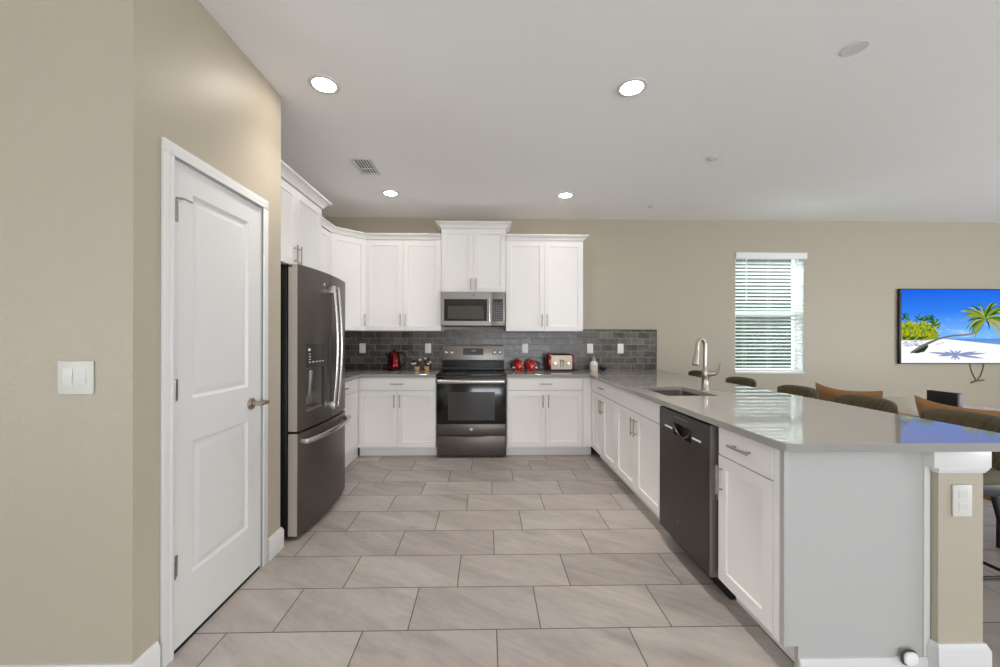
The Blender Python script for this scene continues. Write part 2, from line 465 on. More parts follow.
b.tube([(kx - 0.014, -0.052, kz), (kx, -0.052, kz), (kx + 0.035, -0.056, kz + 0.003), (kx + 0.07, -0.052, kz - 0.002), (kx + 0.085, -0.046, kz - 0.003)], [0.012, 0.015, 0.013, 0.011, 0.009], 14)
b.build('door_handle', M['nickel'], dr)

# backsplash tile with its dark metal edge
b = MB().box(LX, 2.142, BY - 0.008, BY - 0.0005, CT + 0.0005, 1.418)
struct(b.build('wall_backsplash', M['splash']))
struct(MB().box(LX + 0.0005, LX + 0.008, 3.39, BY - 0.009, CT + 0.0005, 1.394).build('wall_backsplash_side', M['splash_side']))
b = MB().box(2.142, 2.150, BY - 0.011, BY - 0.0005, CT + 0.0005, 1.426).box(1.14, 2.142, BY - 0.011, BY - 0.0005, 1.418, 1.426)
struct(b.build('trim_2', M['edge']))

# ------------------------------------------------------------------ window with blind, and what is outside it
wn = thing('window_1', 'white sash window behind slatted blind', 'window'); struct(wn); 
del wn['category']
GY = BY + 0.115
b = MB()
for (a0, a1, z0, z1) in ((WX0, WX0 + 0.035, WZ0, WZ1), (WX1 - 0.035, WX1, WZ0, WZ1), (WX0, WX1, WZ0, WZ0 + 0.04), (WX0, WX1, WZ1 - 0.04, WZ1)):
    b.box(a0, a1, GY - 0.02, GY + 0.05, z0, z1, 0.003)
b.build('window_frame', M['trim'], wn)
b = MB()
for (a0, a1, z0, z1) in ((WX0, WX0 + 0.006, WZ0, WZ1), (WX1 - 0.006, WX1, WZ0, WZ1), (WX0, WX1, WZ1 - 0.006, WZ1)):
    b.box(a0, a1, BY + 0.004, GY - 0.02, z0, z1)
b.build('jamb_liner', M['blind'], wn)
mz = 1.645
MB().box(WX0 + 0.03, WX1 - 0.03, GY - 0.03, GY + 0.03, mz - 0.03, mz + 0.03, 0.003).build('meeting_rail', M['trim'], wn)
MB().box(WX0 + 0.03, WX1 - 0.03, GY + 0.004, GY + 0.008, WZ0 + 0.035, WZ1 - 0.035).build('pane', M['glass'], wn)
b = MB().box(WX0 - 0.002, WX1 + 0.002, BY - 0.012, BY + 0.1, WZ0 - 0.018, WZ0 + 0.004, 0.004)
struct(b.build('trim_3', M['trim']))
bl = thing('window_blind', 'white slatted blind hung in the window, slats tilted open', 'blind', ((WX0 + WX1) / 2, BY + 0.02, WZ0 + 0.006))
hw = (WX1 - WX0) / 2 - 0.009
ztop = WZ1 - WZ0 - 0.006
b = MB().box(-hw - 0.008, hw + 0.035, -0.04, -0.022, ztop - 0.068, ztop + 0.012, 0.004).box(-hw, hw, -0.02, 0.03, ztop - 0.045, ztop - 0.004)
b.build('valance', M['blind'], bl)
b = MB()
ang = math.radians(19)
z = 0.075
while z < ztop - 0.075:
    dz, dy = 0.025 * math.sin(ang), 0.025 * math.cos(ang)
    rows = []
    for k in range(5):
        f = -1 + k * 0.5
        crown = 0.003 * (1 - f * f)
        rows.append((f * dy, -f * dz * -1 * -1 + crown))
    prof = [(a, c) for a, c in rows] + [(a, c - 0.0028) for a, c in reversed(rows)]
    # slat: inner edge (towards the room) high or low by the tilt
    t = [[(-hw, a, z + c), (hw, a, z + c)] for a, c in prof] 
    t.append(t[0])
    b.grid(t)
    z += 0.0455
b.build('slats', M['slat'], bl)
MB().box(-hw, hw, -0.022, 0.022, 0.006, 0.028, 0.004).build('bottom_rail', M['blind'], bl)
MB().cyl((-hw + 0.13, -0.03, ztop - 0.06), (-hw + 0.13, -0.03, ztop - 0.62), 0.004, 8).build('tilt_wand', M['blind'], bl)
b = MB()
for cx in (-hw + 0.12, 0.0, hw - 0.12):
    b.cyl((cx, -0.0245, 0.02), (cx, -0.0245, ztop - 0.05), 0.001, 6); b.cyl((cx, 0.0245, 0.02), (cx, 0.0245, ztop - 0.05), 0.001, 6)
b.build('ladder_cord', M['blind'], bl)
struct(MB().box(-3, 12, 7.6, 7.8, -0.3, 3.4).build('wall_outside', M['outdoor']))
struct(MB().box(-3, 12, BY + 0.25, 7.6, -0.32, -0.12).build('ground_outside', M['outground']))

# ------------------------------------------------------------------ cabinets
GAP = 0.003
SH = [(0.002, 0.009), (0.004, 0.0095)]
def shaker(w, h, x, z, stile=0.058, flat=False):
    b = MB()
    st = min(stile, h * 0.3)
    if flat: b.box(x, x + w, -0.02, 0, z, z + h, 0.0015, 1)
    else: b.front(w, h, 0.02, [(stile, w - stile, st, h - st)], SH, x, z, -0.02)
    return b
def pull(parent, x, z, vertical=True, L=0.14, y=-0.02):
    b = MB()
    if vertical:
        b.cyl((x, y - 0.028, z - L / 2), (x, y - 0.028, z + L / 2), 0.0055, 12)
        for s in (-1, 1): b.cyl((x, y, z + s * L * 0.35), (x, y - 0.028, z + s * L * 0.35), 0.0045, 10)
    else:
        b.cyl((x - L / 2, y - 0.028, z), (x + L / 2, y - 0.028, z), 0.0055, 12)
        for s in (-1, 1): b.cyl((x + s * L * 0.35, y, z), (x + s * L * 0.35, y - 0.028, z), 0.0045, 10)
    return b.build('handle', M['nickel'], parent)
def base_cabinet(label, loc, rz, w, depth=0.597, fx=0.0, fw=None, ndoor=2, drawer=True, hollow=False, hside=None, dpull=True, toe=0.075, group='white base cabinets'):
    t = thing('base_cabinet', label, 'cabinet', loc, rz, group)
    b = MB()
    if hollow:
        b.box(0, w, 0, depth, 0.11, 0.62).box(0, 0.018, 0, depth, 0.62, ST - 0.001).box(w - 0.018, w, 0, depth, 0.62, ST - 0.001).box(0.018, w - 0.018, 0, 0.02, 0.62, ST - 0.001)
    else:
        b.box(0, w, 0, depth, 0.11, ST - 0.001)
    b.build('body', M['cab'], t)
    MB().box(0, w, toe, toe + 0.015, 0.0, 0.11).build('toe_kick', M['cab'], t)
    fw = fw or w - 2 * fx
    zb, zs, zt = 0.118, 0.738, 0.874
    if drawer:
        d = shaker(fw - GAP, zt - zs - GAP, fx + GAP / 2, zs + GAP, flat=True).build('drawer', M['cab'], t)
        if dpull: pull(d, fx + fw / 2, (zs + zt) / 2 + 0.005, False)
        top = zs
    else: top = zt
    dw = fw / ndoor
    for k in range(ndoor):
        x = fx + k * dw
        d = shaker(dw - GAP, top - zb - GAP, x + GAP / 2, zb).build('door', M['cab'], t)
        if ndoor == 2: hx = x + dw - 0.03 if k == 0 else x + 0.03
        else: hx = x + 0.03 if hside == 'l' else x + dw - 0.03
        pull(d, hx, top - 0.115)
    return t
def upper_cabinet(label, loc, rz, w, z0, z1, depth=0.307, ndoor=2, hside='r', fx=0.0, fw=None, lift=0.095):
    t = thing('upper_cabinet', label, 'cabinet', loc, rz, 'white upper cabinets')
    MB().box(0, w, 0, depth, z0, z1).build('body', M['cab'], t)
    fw = fw or w - 2 * fx
    dw = fw / ndoor
    for k in range(ndoor):
        x = fx + k * dw
        d = shaker(dw - GAP, z1 - z0 - 0.022, x + GAP / 2, z0 + 0.004).build('door', M['cab'], t)
        if ndoor == 2: hx = x + dw - 0.03 if k == 0 else x + 0.03
        else: hx = x + 0.03 if hside == 'l' else x + dw - 0.03
        pull(d, hx, z0 + lift + 0.03)
    return t

base_cabinet('white base cabinet left of the range, under the counter with the kettle', (-1.417, 4.26, 0), 0, 0.859, fx=0.022, fw=0.832)
t = base_cabinet('white base cabinet right of the range, under the counter with the toaster', (0.220, 4.26, 0), 0, 0.955, fx=0.012, fw=0.828)
MB().box(0.843, 0.936, -0.018, 0.0, 0.118, 0.874).build('filler_strip', M['cab'], t)
base_cabinet('white base cabinet between the refrigerator and the back corner', (-1.42, 3.385, 0), PI / 2, 0.93, fx=0.0, fw=0.835, ndoor=1, hside='l', toe=0.01)
base_cabinet('white peninsula cabinet in the far corner, one drawer over two doors', (1.177, 4.238, 0), -PI / 2, 0.797, depth=0.56, fx=0.0)
base_cabinet('white peninsula cabinet below the sink, beside the dishwasher', (1.177, 3.438, 0), -PI / 2, 0.913, depth=0.56, hollow=True, dpull=False)
t = base_cabinet('white narrow peninsula cabinet between the dishwasher and the end panel', (1.177, 1.909, 0), -PI / 2, 0.4, depth=0.56, fx=0.004, fw=0.366, ndoor=1, hside='l')
MB().box(0.373, 0.404, -0.018, 0, 0.112, 0.884).build('corner_strip', M['cab'], t)
# end panel with its toe notch and shoe moulding
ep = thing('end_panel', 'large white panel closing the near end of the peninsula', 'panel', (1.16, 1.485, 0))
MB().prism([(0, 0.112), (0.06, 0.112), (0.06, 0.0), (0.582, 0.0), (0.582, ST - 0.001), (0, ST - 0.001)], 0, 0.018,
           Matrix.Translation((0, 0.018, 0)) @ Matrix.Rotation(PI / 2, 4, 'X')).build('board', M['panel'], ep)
MB().box(0.0, 0.02, -0.003, 0.0, 0.112, ST - 0.001, 0.001).build('edge_strip', M['panel'], ep)
MB().box(0.558, 0.582, -0.006, 0.0, 0.067, ST - 0.001, 0.001).build('edge_strip', M['trim'], ep)
b = MB().sweep([(0.06, 0.0), (0.582, 0.0)], [(0, 0), (0.012, 0), (0.012, 0.05), (0.006, 0.066), (0, 0.066)], 0, 1)
b.build('shoe_moulding', M['trim'], ep)
# knee wall carrying the breakfast bar, its cap trim and base
KX0, KX1, KY = 1.745, 1.922, 1.455
kw = MB().box(KX0, KX1, KY, BY - 0.002, 0, ST - 0.001).build('wall_peninsula', M['wall']); struct(kw)
b = MB().box(KX0 - 0.03, KX1 + 0.02, KY - 0.012, KY + 0.16, 0.818, ST - 0.001, 0.003)
b.sweep([(KX0, KY + 0.02), (KX0, KY), (KX1, KY), (KX1, KY + 0.1)], [(0, 0), (0.003, 0), (0.012, 0.018), (0.012, 0.024), (0, 0.024)], 0.797, 1)
struct(b.build('trim_4', M['trim']))
struct(MB().sweep([(KX0, 1.478), (KX0, KY), (KX1, KY), (KX1, BY - 0.02)], [(0, 0), (0.016, 0), (0.016, 0.115), (0.011, 0.128), (0.006, 0.14), (0, 0.14)], 0, 1).build('baseboard_peninsula', M['trim']))

# worktops
def slab(name, label, outer, hole=None):
    t = bmesh.new()
    def loop(p):
        v = [t.verts.new((x, y, CT)) for x, y in p]
        return [t.edges.new((v[i], v[(i + 1) % len(v)])) for i in range(len(v))]
    es = loop(outer)
    if hole: es += loop(hole)
    bmesh.ops.triangle_fill(t, use_beauty=True, edges=es)
    r = bmesh.ops.extrude_face_region(t, geom=t.faces[:])
    for v in [g for g in r['geom'] if isinstance(g, bmesh.types.BMVert)]: v.co.z = ST
    bmesh.ops.recalc_face_normals(t, faces=t.faces)
    es = [e for e in t.edges if len(e.link_faces) == 2 and e.calc_face_angle(0) > 1.0 and abs(e.verts[0].co.z - e.verts[1].co.z) < 1e-4 and e.verts[0].co.z > ST + 0.01]
    bmesh.ops.bevel(t, geom=es, offset=0.0015, segments=1, affect='EDGES', profile=0.5)
    m = MB(); m._merge(t)
    o = m.build(name, M['quartz'])
    return tag(o, label, 'countertop')
SX0, SX1, SY0, SY1 = 1.245, 1.615, 2.64, 3.16
def rrect(x0, x1, y0, y1, r, n=4):
    P = []
    for cx, cy, a in ((x1 - r, y1 - r, 0), (x0 + r, y1 - r, PI / 2), (x0 + r, y0 + r, PI), (x1 - r, y0 + r, 1.5 * PI)):
        P += [(cx + r * math.cos(a + i * PI / 2 / n), cy + r * math.sin(a + i * PI / 2 / n)) for i in range(n + 1)]
    return P
slab('countertop', 'grey quartz countertop left of the range, running into the corner by the refrigerator',
     [(LX + 0.001, 3.385), (-1.37, 3.385), (-1.37, 4.22), (-0.557, 4.22), (-0.557, BY - 0.001), (LX + 0.001, BY - 0.001)])
slab('countertop', 'long grey quartz countertop right of the range, running out along the peninsula',
     [(0.217, BY - 0.001), (0.217, 4.22), (1.125, 4.22), (1.125, 1.468), (1.137, 1.442), (1.165, 1.43), (2.14, 1.43), (2.17, 1.46), (2.17, BY - 0.001)],
     rrect(SX0, SX1, SY0, SY1, 0.03))

# undermount sink
sk = thing('kitchen_sink', 'undermount steel sink basin set into the peninsula countertop', 'sink', ((SX0 + SX1) / 2, (SY0 + SY1) / 2, 0))
def bowl(b, x0, x1, y0, y1, zt, zb):
    rings = []
    for (ins, z, r) in ((-0.012, zt, 0.04), (0.0, zt, 0.03), (0.004, zt - 0.06, 0.035), (0.012, zb + 0.03, 0.04), (0.03, zb + 0.005, 0.04), (0.06, zb, 0.03)):
        rings.append([(x, y, z) for x, y in rrect(x0 + ins, x1 - ins, y0 + ins, y1 - ins, r)])
    t = bmesh.new()
    V = [[t.verts.new(p) for p in R] for R in rings]
    n = len(V[0])
    for A, B in zip(V, V[1:]):
        for k in range(n): t.faces.new((A[k], A[(k + 1) % n], B[(k + 1) % n], B[k]))
    t.faces.new(V[-1])
    b._merge(t)
hx, hy = (SX1 - SX0) / 2, (SY1 - SY0) / 2
b = MB(); bowl(b, -hx, hx, -hy, hy, ST - 0.002, 0.69); b.build('basin', M['sinksteel'], sk)
MB().lathe([(0.045, 0.0), (0.045, 0.003), (0.032, 0.004), (0.028, 0.0), (0, 0.0)], (0.02, 0, 0.6905)).build('drain', M['chrome'], sk)

# faucet
fc = thing('kitchen_faucet', 'brushed nickel pull-down faucet standing behind the sink', 'faucet', (1.675, 2.93, CT))
MB().lathe([(0.028, 0), (0.028, 0.006), (0.024, 0.012), (0.0225, 0.10), (0.024, 0.105), (0.024, 0.15), (0.018, 0.165), (0.0145, 0.18), (0, 0.18)], n=28).build('base', M['nickel'], fc)
arc = [(0, 0, 0.17), (0, 0, 0.30)] + [(-0.042 + 0.042 * math.cos(a), -0.02 + 0.02 * math.cos(a), 0.33 + 0.062 * math.sin(a)) for a in [i * PI / 12 for i in range(1, 12)]] + [(-0.085, -0.041, 0.30)]
MB().tube(arc, 0.0135, 16).build('spout', M['nickel'], fc)
MB().tube([(-0.084, -0.041, 0.315), (-0.087, -0.042, 0.285), (-0.094, -0.045, 0.25), (-0.101, -0.048, 0.20), (-0.102, -0.048, 0.192)], [0.0145, 0.018, 0.021, 0.027, 0.022], 18).build('spray_head', M['nickel'], fc)
lv = MB()
lv.tube([(0.01, -0.005, 0.125), (0.04, -0.02, 0.13), (0.065, -0.035, 0.135)], [0.022, 0.021, 0.017], 18)
lv.tube([(0.055, -0.03, 0.125), (0.072, -0.040, 0.14), (0.080, -0.045, 0.17), (0.09, -0.05, 0.215)], [0.013, 0.012, 0.009, 0.006], 10, flat=(0.8, 1.3))
lv.build('lever', M['nickel'], fc)

# upper cabinets
UZ0, UZ1 = 1.397, 2.468
upper_cabinet('white upper cabinet left of the microwave, above the kettle', (-1.418, 4.55, 0), 0, 0.878, UZ0, UZ1)
tr = upper_cabinet('white upper cabinet right of the microwave, above the toaster', (0.222, 4.55, 0), 0, 0.91, UZ0, UZ1)
tm = upper_cabinet('white taller upper cabinet directly above the microwave', (-0.538, 4.55, 0), 0, 0.758, 1.852, 2.61, lift=0.06)
upper_cabinet('white upper cabinet on the left wall, between refrigerator cabinet and corner', (-1.72, 3.51, 0), PI / 2, 0.737, UZ0, UZ1, ndoor=2)
tf = upper_cabinet('white deep upper cabinet above the refrigerator', (-1.478, 2.448, 0), PI / 2, 0.99, 1.853, 2.46, depth=0.55, lift=0.06, fx=0.07, fw=0.915)
tc = thing('upper_cabinet', 'white diagonal upper cabinet filling the back left corner', 'cabinet', (-1.72, 4.25, 0), PI / 4, 'white upper cabinets')
iv = Matrix.Rotation(-PI / 4, 4, 'Z') @ Matrix.Translation((1.72, -4.25, 0))
MB().prism([(-1.72, 4.25), (-1.421, 4.549), (-1.421, BY - 0.003), (LX + 0.003, BY - 0.003), (LX + 0.003, 4.25)], UZ0, UZ1, iv).build('body', M['cab'], tc)
d = shaker(0.400, UZ1 - UZ0 - 0.022, 0.012, UZ0 + 0.004).build('door', M['cab'], tc)
pull(d, 0.39, UZ0 + 0.125)
# crown mouldings
CRN = [(0, 0), (0.006, 0), (0.008, 0.008), (0.014, 0.017), (0.026, 0.032), (0.044, 0.043), (0.054, 0.047), (0.054, 0.058), (0, 0.058)]
def crown(parent, path, z, scale=1.0):
    return MB().sweep(path, [(a * scale, c * scale) for a, c in CRN], z, 1).build('crown', M['cab'], parent)
crown(tr, [(0.0, -0.022), (0.91, -0.022), (0.91, 0.305)], UZ1 - 0.004)
crown(tm, [(0, 0.305), (0, -0.022), (0.758, -0.022), (0.758, 0.305)], 2.60, 1.15)
crown(tf, [(0.0, -0.022), (0.99, -0.022), (0.99, 0.547)], 2.452, 1.15)
s2 = 0.02 / math.sqrt(2)
o = MB().sweep([(-1.698, 3.52), (-1.698, 4.25 - 0.0083), (-1.4203 + 0.0, 4.528), (-0.541, 4.528)], CRN, UZ1 - 0.004, 1).build('crown_molding', M['cab'])
tag(o, 'white crown moulding running along the upper cabinets of the back left corner', 'moulding')

# ------------------------------------------------------------------ appliances
def arc_pts(x0, x1, bow, W, n=10, y0=0.0):
    return [(x0 + (x1 - x0) * i / n, y0 - bow * (1 - ((x0 + (x1 - x0) * i / n - W / 2) / (W / 2)) ** 2)) for i in range(n + 1)]
FW = 0.835
fr = thing('refrigerator', 'slate french-door refrigerator with water dispenser, beside the pantry', 'refrigerator', (-1.22, 2.515, 0), PI / 2)
b = MB().box(0.004, FW - 0.004, 0.07, 0.79, 0.03, 1.765, 0.004)
for fx_ in (0.08, FW - 0.08):
    for fy_ in (0.16, 0.70): b.cyl((fx_, fy_, 0), (fx_, fy_, 0.035), 0.02, 12)
b.build('case', M['black'], fr)
MB().box(0.03, FW - 0.03, 0.04, 0.08, 0.012, 0.055).build('toe_grille', M['black'], fr)
BOW = 0.038
def fdoor(x0, x1, z0, z1):
    return arc_pts(x0, x1, BOW, FW) + [(x1, 0.06), (x0, 0.06)]
ZD0, ZD1, DS = 0.708, 1.79, (0.085, 0.32, 0.82, 1.11)
b = MB()
xm = FW / 2
b.prism(fdoor(0.002, xm - 0.003, 0, 0), ZD0, DS[2]).prism(fdoor(0.002, xm - 0.003, 0, 0), DS[3], ZD1)
b.prism(fdoor(0.002, DS[0], 0, 0), DS[2], DS[3]).prism(fdoor(DS[1], xm - 0.003, 0, 0), DS[2], DS[3])
bmesh.ops.remove_doubles(b.bm, verts=b.bm.verts, dist=1e-5)
# edges of the door are a lighter grey
b.mat(1).box(0.0, 0.002, 0.004, 0.06, ZD0, ZD1)
dl = b.build('door', [M['slate'], M['slate_edge']], fr)
b = MB().prism(fdoor(xm + 0.003, FW - 0.002, 0, 0), ZD0, ZD1, bev=0.003)
drr = b.build('door', M['slate'], fr)
b = MB().prism(fdoor(0.002, FW - 0.002, 0, 0), 0.03, 0.694, bev=0.003)
b.mat(1).box(0.0, 0.002, 0.004, 0.06, 0.032, 0.692)
dz_ = b.build('freezer_drawer', [M['slate'], M['slate_edge']], fr)
def vhandle(x, parent):
    yb = -BOW * (1 - ((x - FW / 2) / (FW / 2)) ** 2)
    pts = [(x, yb - 0.045 - 0.028 * math.sin(PI * i / 16), 0.80 + 0.89 * i / 16) for i in range(17)]
    b = MB().tube(pts, 0.0135, 14, flat=(1.1, 0.9))
    for z in (0.815, 1.672): b.box(x - 0.014, x + 0.014, yb - 0.055, yb + 0.004, z - 0.028, z + 0.028, 0.004)
    b.build('door_handle', M['chrome'], parent)['label'] = 'bowed bright steel handle'
vhandle(xm - 0.04, dl); vhandle(xm + 0.04, drr)
pts = []
for i in range(17):
    x = 0.035 + (FW - 0.07) * i / 16
    pts.append((x, -BOW * (1 - ((x - FW / 2) / (FW / 2)) ** 2) - 0.046 - 0.012 * math.sin(PI * i / 16), 0.638))
b = MB().tube(pts, 0.0145, 14, flat=(1.2, 0.8))
for x in (0.05, FW - 0.05): b.box(x - 0.022, x + 0.022, -0.052, 0.0, 0.622, 0.654, 0.004)
b.build('drawer_handle', M['chrome'], dz_)['label'] = 'bowed bright steel drawer handle'
# dispenser
dy = lambda x: -BOW * (1 - ((x - FW / 2) / (FW / 2)) ** 2)
b = MB()
x0, x1, z0, z1 = DS
b.box(x0, x1, 0.055, 0.0595, z0, z1).box(x0, x0 + 0.004, dy(x0), 0.055, z0, z1).box(x1 - 0.004, x1, dy(x0), 0.055, z0, z1)
b.box(x0 + 0.004, x1 - 0.004, dy(x0) - 0.012, 0.055, z0, z0 + 0.012, 0.003).box(x0 + 0.004, x1 - 0.004, dy(x0), 0.055, z1 - 0.004, z1)
b.tube([(x0 + 0.13, 0.02, z1 - 0.02), (x0 + 0.13, 0.03, z0 + 0.09)], [0.022, 0.016], 14)
b.build('dispenser_recess', M['slate_light'], dl)['label'] = 'light grey dispenser alcove'
b = MB()
b.prism([(x, dy(x) - 0.0015) for x in [x0 + (x1 - x0) * i / 6 for i in range(7)]] + [(x1, dy(x1) + 0.002), (x0, dy(x0) + 0.002)], z1 + 0.002, 1.272)
b.mat(1)
b.box(x0 + 0.02, x0 + 0.045, dy(x0 + .03) - 0.0045, dy(x0 + .03), 1.225, 1.242)
for i in range(5): b.box(x0 + 0.03 + i * 0.042, x0 + 0.05 + i * 0.042, dy(x0 + 0.04 + i * 0.042) - 0.003, dy(x0 + 0.04 + i * 0.042), 1.145, 1.152)
for i in range(3): b.box(x0 + 0.03, x0 + 0.05, dy(x0 + .04) - 0.003, dy(x0 + .04), 1.165 + i * 0.018, 1.170 + i * 0.018)
b.build('dispenser_controls', [M['slate_dark'], M['plate']], dl)['label'] = 'dark control panel with white icons'
for hx_ in (0.03, FW - 0.03): MB().box(hx_ - 0.03, hx_ + 0.03, 0.03, 0.17, 1.765, 1.79, 0.006).build('hinge_cover', M['black'], fr)
MB().lathe([(0.014, 0), (0.014, 0.002), (0.011, 0.003), (0, 0.003)], mtx=Matrix.Translation((xm - 0.10, dy(xm - 0.10), 1.70)) @ Matrix.Rotation(PI / 2, 4, 'X')).build('emblem', M['chrome'], dl)

def emblem(parent, x, y, z, r, plate, ink):
    """round maker's badge: a disc with a ring and a looping script mark"""
    R = Matrix.Translation((x, y, z)) @ Matrix.Rotation(PI / 2, 4, 'X')
    b = MB().lathe([(r, 0), (r, 0.0015), (0, 0.0015)], n=28, mtx=R)
    b.mat(1)
    def mark(pts, rr): b.tube([R @ Vector((p[0] * r, p[1] * r, 0.0018)) for p in pts], rr * r, 6)
    mark([(0.86 * math.cos(a), 0.86 * math.sin(a)) for a in [i * 2 * PI / 24 for i in range(25)]], 0.06)
    mark([(-0.05 + 0.22 * math.cos(a) - 0.2, 0.38 * math.sin(a) + 0.05) for a in [0.6 + i * 0.42 for i in range(13)]], 0.05)
    mark([(0.28 + 0.2 * math.cos(a), 0.36 * math.sin(a)) for a in [0.0 + i * 0.42 for i in range(12)]], 0.05)
    return b.build('emblem', [plate, ink], parent)

# range
RW = 0.76
rg = thing('range', 'slate electric range with black glass cooktop, standing under the microwave', 'stove', (-0.5495, 4.225, 0))
MB().box(0.0, RW, 0.032, 0.615, 0.025, 0.895).box(0.03, RW - 0.03, 0.07, 0.5, 0, 0.025).build('body', M['slate_dark'], rg)
MB().box(-0.001, RW + 0.001, 0.0, 0.56, 0.897, 0.921, 0.004).build('cooktop', M['blackgloss'], rg)
for (cx, cy, r) in ((0.2, 0.17, 0.1), (0.2, 0.42, 0.075), (0.56, 0.17, 0.075), (0.56, 0.42, 0.1)):
    MB().tube([(cx + r * math.cos(a), cy + r * math.sin(a), 0.9212) for a in [i * 2 * PI / 32 for i in range(32)]], 0.0012, 4, closed=True).build('burner_ring', M['darkgrey'], rg)
b = MB().box(0, RW, 0.545, 0.62, 0.915, 1.035, 0.002)
b.build('backguard_base', M['black'], rg)
MB().box(0.0, RW, 0.515, 0.56, 0.921, 0.955, 0.006).build('rear_vent', M['darkgrey'], rg)
bg = MB().prism([(0.53, 1.04), (0.62, 1.04), (0.62, 1.222), (0.552, 1.222)], 0.002, RW - 0.002, Matrix(((0, 0, 1, 0), (1, 0, 0, 0), (0, 1, 0, 0), (0, 0, 0, 1))), bev=0.004).build('control_panel', M['slate_light'], rg)
tilt = math.atan2(0.022, 0.182)
P = Matrix.Translation((0, 0.5305, 1.04)) @ Matrix.Rotation(-tilt, 4, 'X')
b = MB().box(0.255, 0.505, -0.003, 0.004, 0.065, 0.148, 0.0015, 1, mtx=P)
b.mat(1).box(0.36, 0.372, -0.0045, 0, 0.105, 0.128, mtx=P).box(0.38, 0.392, -0.0045, 0, 0.105, 0.128, mtx=P).box(0.40, 0.412, -0.0045, 0, 0.105, 0.128, mtx=P)
for i in range(7): b.box(0.275 + i * 0.031, 0.29 + i * 0.031, -0.004, 0, 0.078, 0.083, mtx=P)
b.build('display', [M['darkgrey'], M['grey']], bg)
for kx_ in (0.052, 0.118, RW - 0.118, RW - 0.052):
    b = MB().lathe([(0.026, 0), (0.026, 0.006), (0.021, 0.010), (0.019, 0.03), (0.014, 0.034), (0, 0.034)], mtx=P @ Matrix.Translation((kx_, 0, 0.095)) @ Matrix.Rotation(PI / 2, 4, 'X'))
    b.box(kx_ - 0.004, kx_ + 0.004, -0.038, -0.02, 0.078, 0.112, 0.001, 1, mtx=P)
    b.build('knob', M['chrome'], bg)
od = MB().box(0.004, RW - 0.004, 0.0, 0.03, 0.375, 0.888, 0.003).build('oven_door', M['blackgloss'], rg)
MB().box(0.125, RW - 0.125, -0.002, 0.0, 0.415, 0.725, 0.0008, 1).build('oven_window', M['ovenglass'], od)
MB().box(0.004, RW - 0.004, -0.003, 0.03, 0.262, 0.373, 0.003).build('lower_panel', M['slate'], od)
b = MB().tube([(0.02 + 0.72 * i / 12, -0.048 - 0.006 * math.sin(PI * i / 12), 0.842) for i in range(13)], 0.018, 14, flat=(1.25, 0.75))
for x in (0.05, RW - 0.05): b.box(x - 0.02, x + 0.02, -0.045, 0.002, 0.828, 0.858, 0.003)
b.build('oven_handle', M['steel'], od)['label'] = 'wide brushed steel handle'
emblem(od, RW / 2, -0.003, 0.320, 0.019, M['chrome'], M['darkgrey'])
b = MB().box(0.004, RW - 0.004, 0.0, 0.03, 0.03, 0.245, 0.004)
b.build('storage_drawer', M['slate'], rg)
b = MB().prism([(0.2, 0.24), (0.56, 0.24), (0.50, 0.232), (0.44, 0.229), (0.32, 0.229), (0.26, 0.232)], -0.0012, 0.004, Matrix.Rotation(PI / 2, 4, 'X'))
b.build('drawer_grip', M['black'], rg)

# microwave over the range
MWW, MZ0, MZ1 = 0.742, 1.448, 1.847
mw = thing('microwave', 'stainless over-the-range microwave mounted above the stove', 'microwave', (-0.530, 4.465, 0))
MB().box(0, MWW, 0.03, 0.38, MZ0 + 0.012, MZ1).build('body', M['darkgrey'], mw)
b = MB()
for i in range(14): b.box(0.05 + i * 0.047, 0.085 + i * 0.047, 0.06, 0.14, MZ0 - 0.0, MZ0 + 0.012)
b.box(0.01, MWW - 0.01, 0.015, 0.37, MZ0 + 0.003, MZ0 + 0.013)
b.build('bottom_vent', M['black'], mw)
md = MB().front(0.582, MZ1 - MZ0 - 0.012, 0.03, [(0.034, 0.530, 0.05, 0.305)], [(0.003, 0.006)], 0, MZ0 + 0.012, 0).build('door', M['slate_light'], mw)
b = MB().box(0.037, 0.527, 0.001, 0.008, MZ0 + 0.065, MZ0 + 0.314)
b.build('door_glass', M['blackgloss'], md)
b = MB().box(0.075, 0.49, -0.0005, 0.002, MZ0 + 0.088, MZ0 + 0.238)
b.build('door_window', M['micglass'], md)
b = MB().tube([(0.555, -0.036 - 0.006 * math.sin(PI * i / 8), MZ0 + 0.055 + 0.27 * i / 8) for i in range(9)], 0.012, 12)
for z in (MZ0 + 0.075, MZ0 + 0.305): b.cyl((0.555, 0.0, z), (0.555, -0.034, z), 0.008, 10)
b.build('door_handle', M['chrome'], md)
emblem(md, 0.372, 0.0, MZ1 - 0.038, 0.011, M['darkgrey'], M['grey'])
mp_ = MB().box(0.584, MWW, 0, 0.03, MZ0 + 0.012, MZ1, 0.002).build('control_panel', M['slate_light'], mw)
b = MB().box(0.592, MWW - 0.028, -0.002, 0.0, MZ0 + 0.062, MZ0 + 0.32, 0.0006, 1)
b.mat(1).box(0.605, 0.70, -0.003, -0.001, MZ0 + 0.285, MZ0 + 0.305)
b.mat(2)
for i in range(4):
    for j in range(7): b.box(0.608 + i * 0.024, 0.619 + i * 0.024, -0.003, -0.001, MZ0 + 0.08 + j * 0.026, MZ0 + 0.087 + j * 0.026)
b.build('keypad', [M['darkgrey'], M['blackgloss'], M['grey']], mp_)

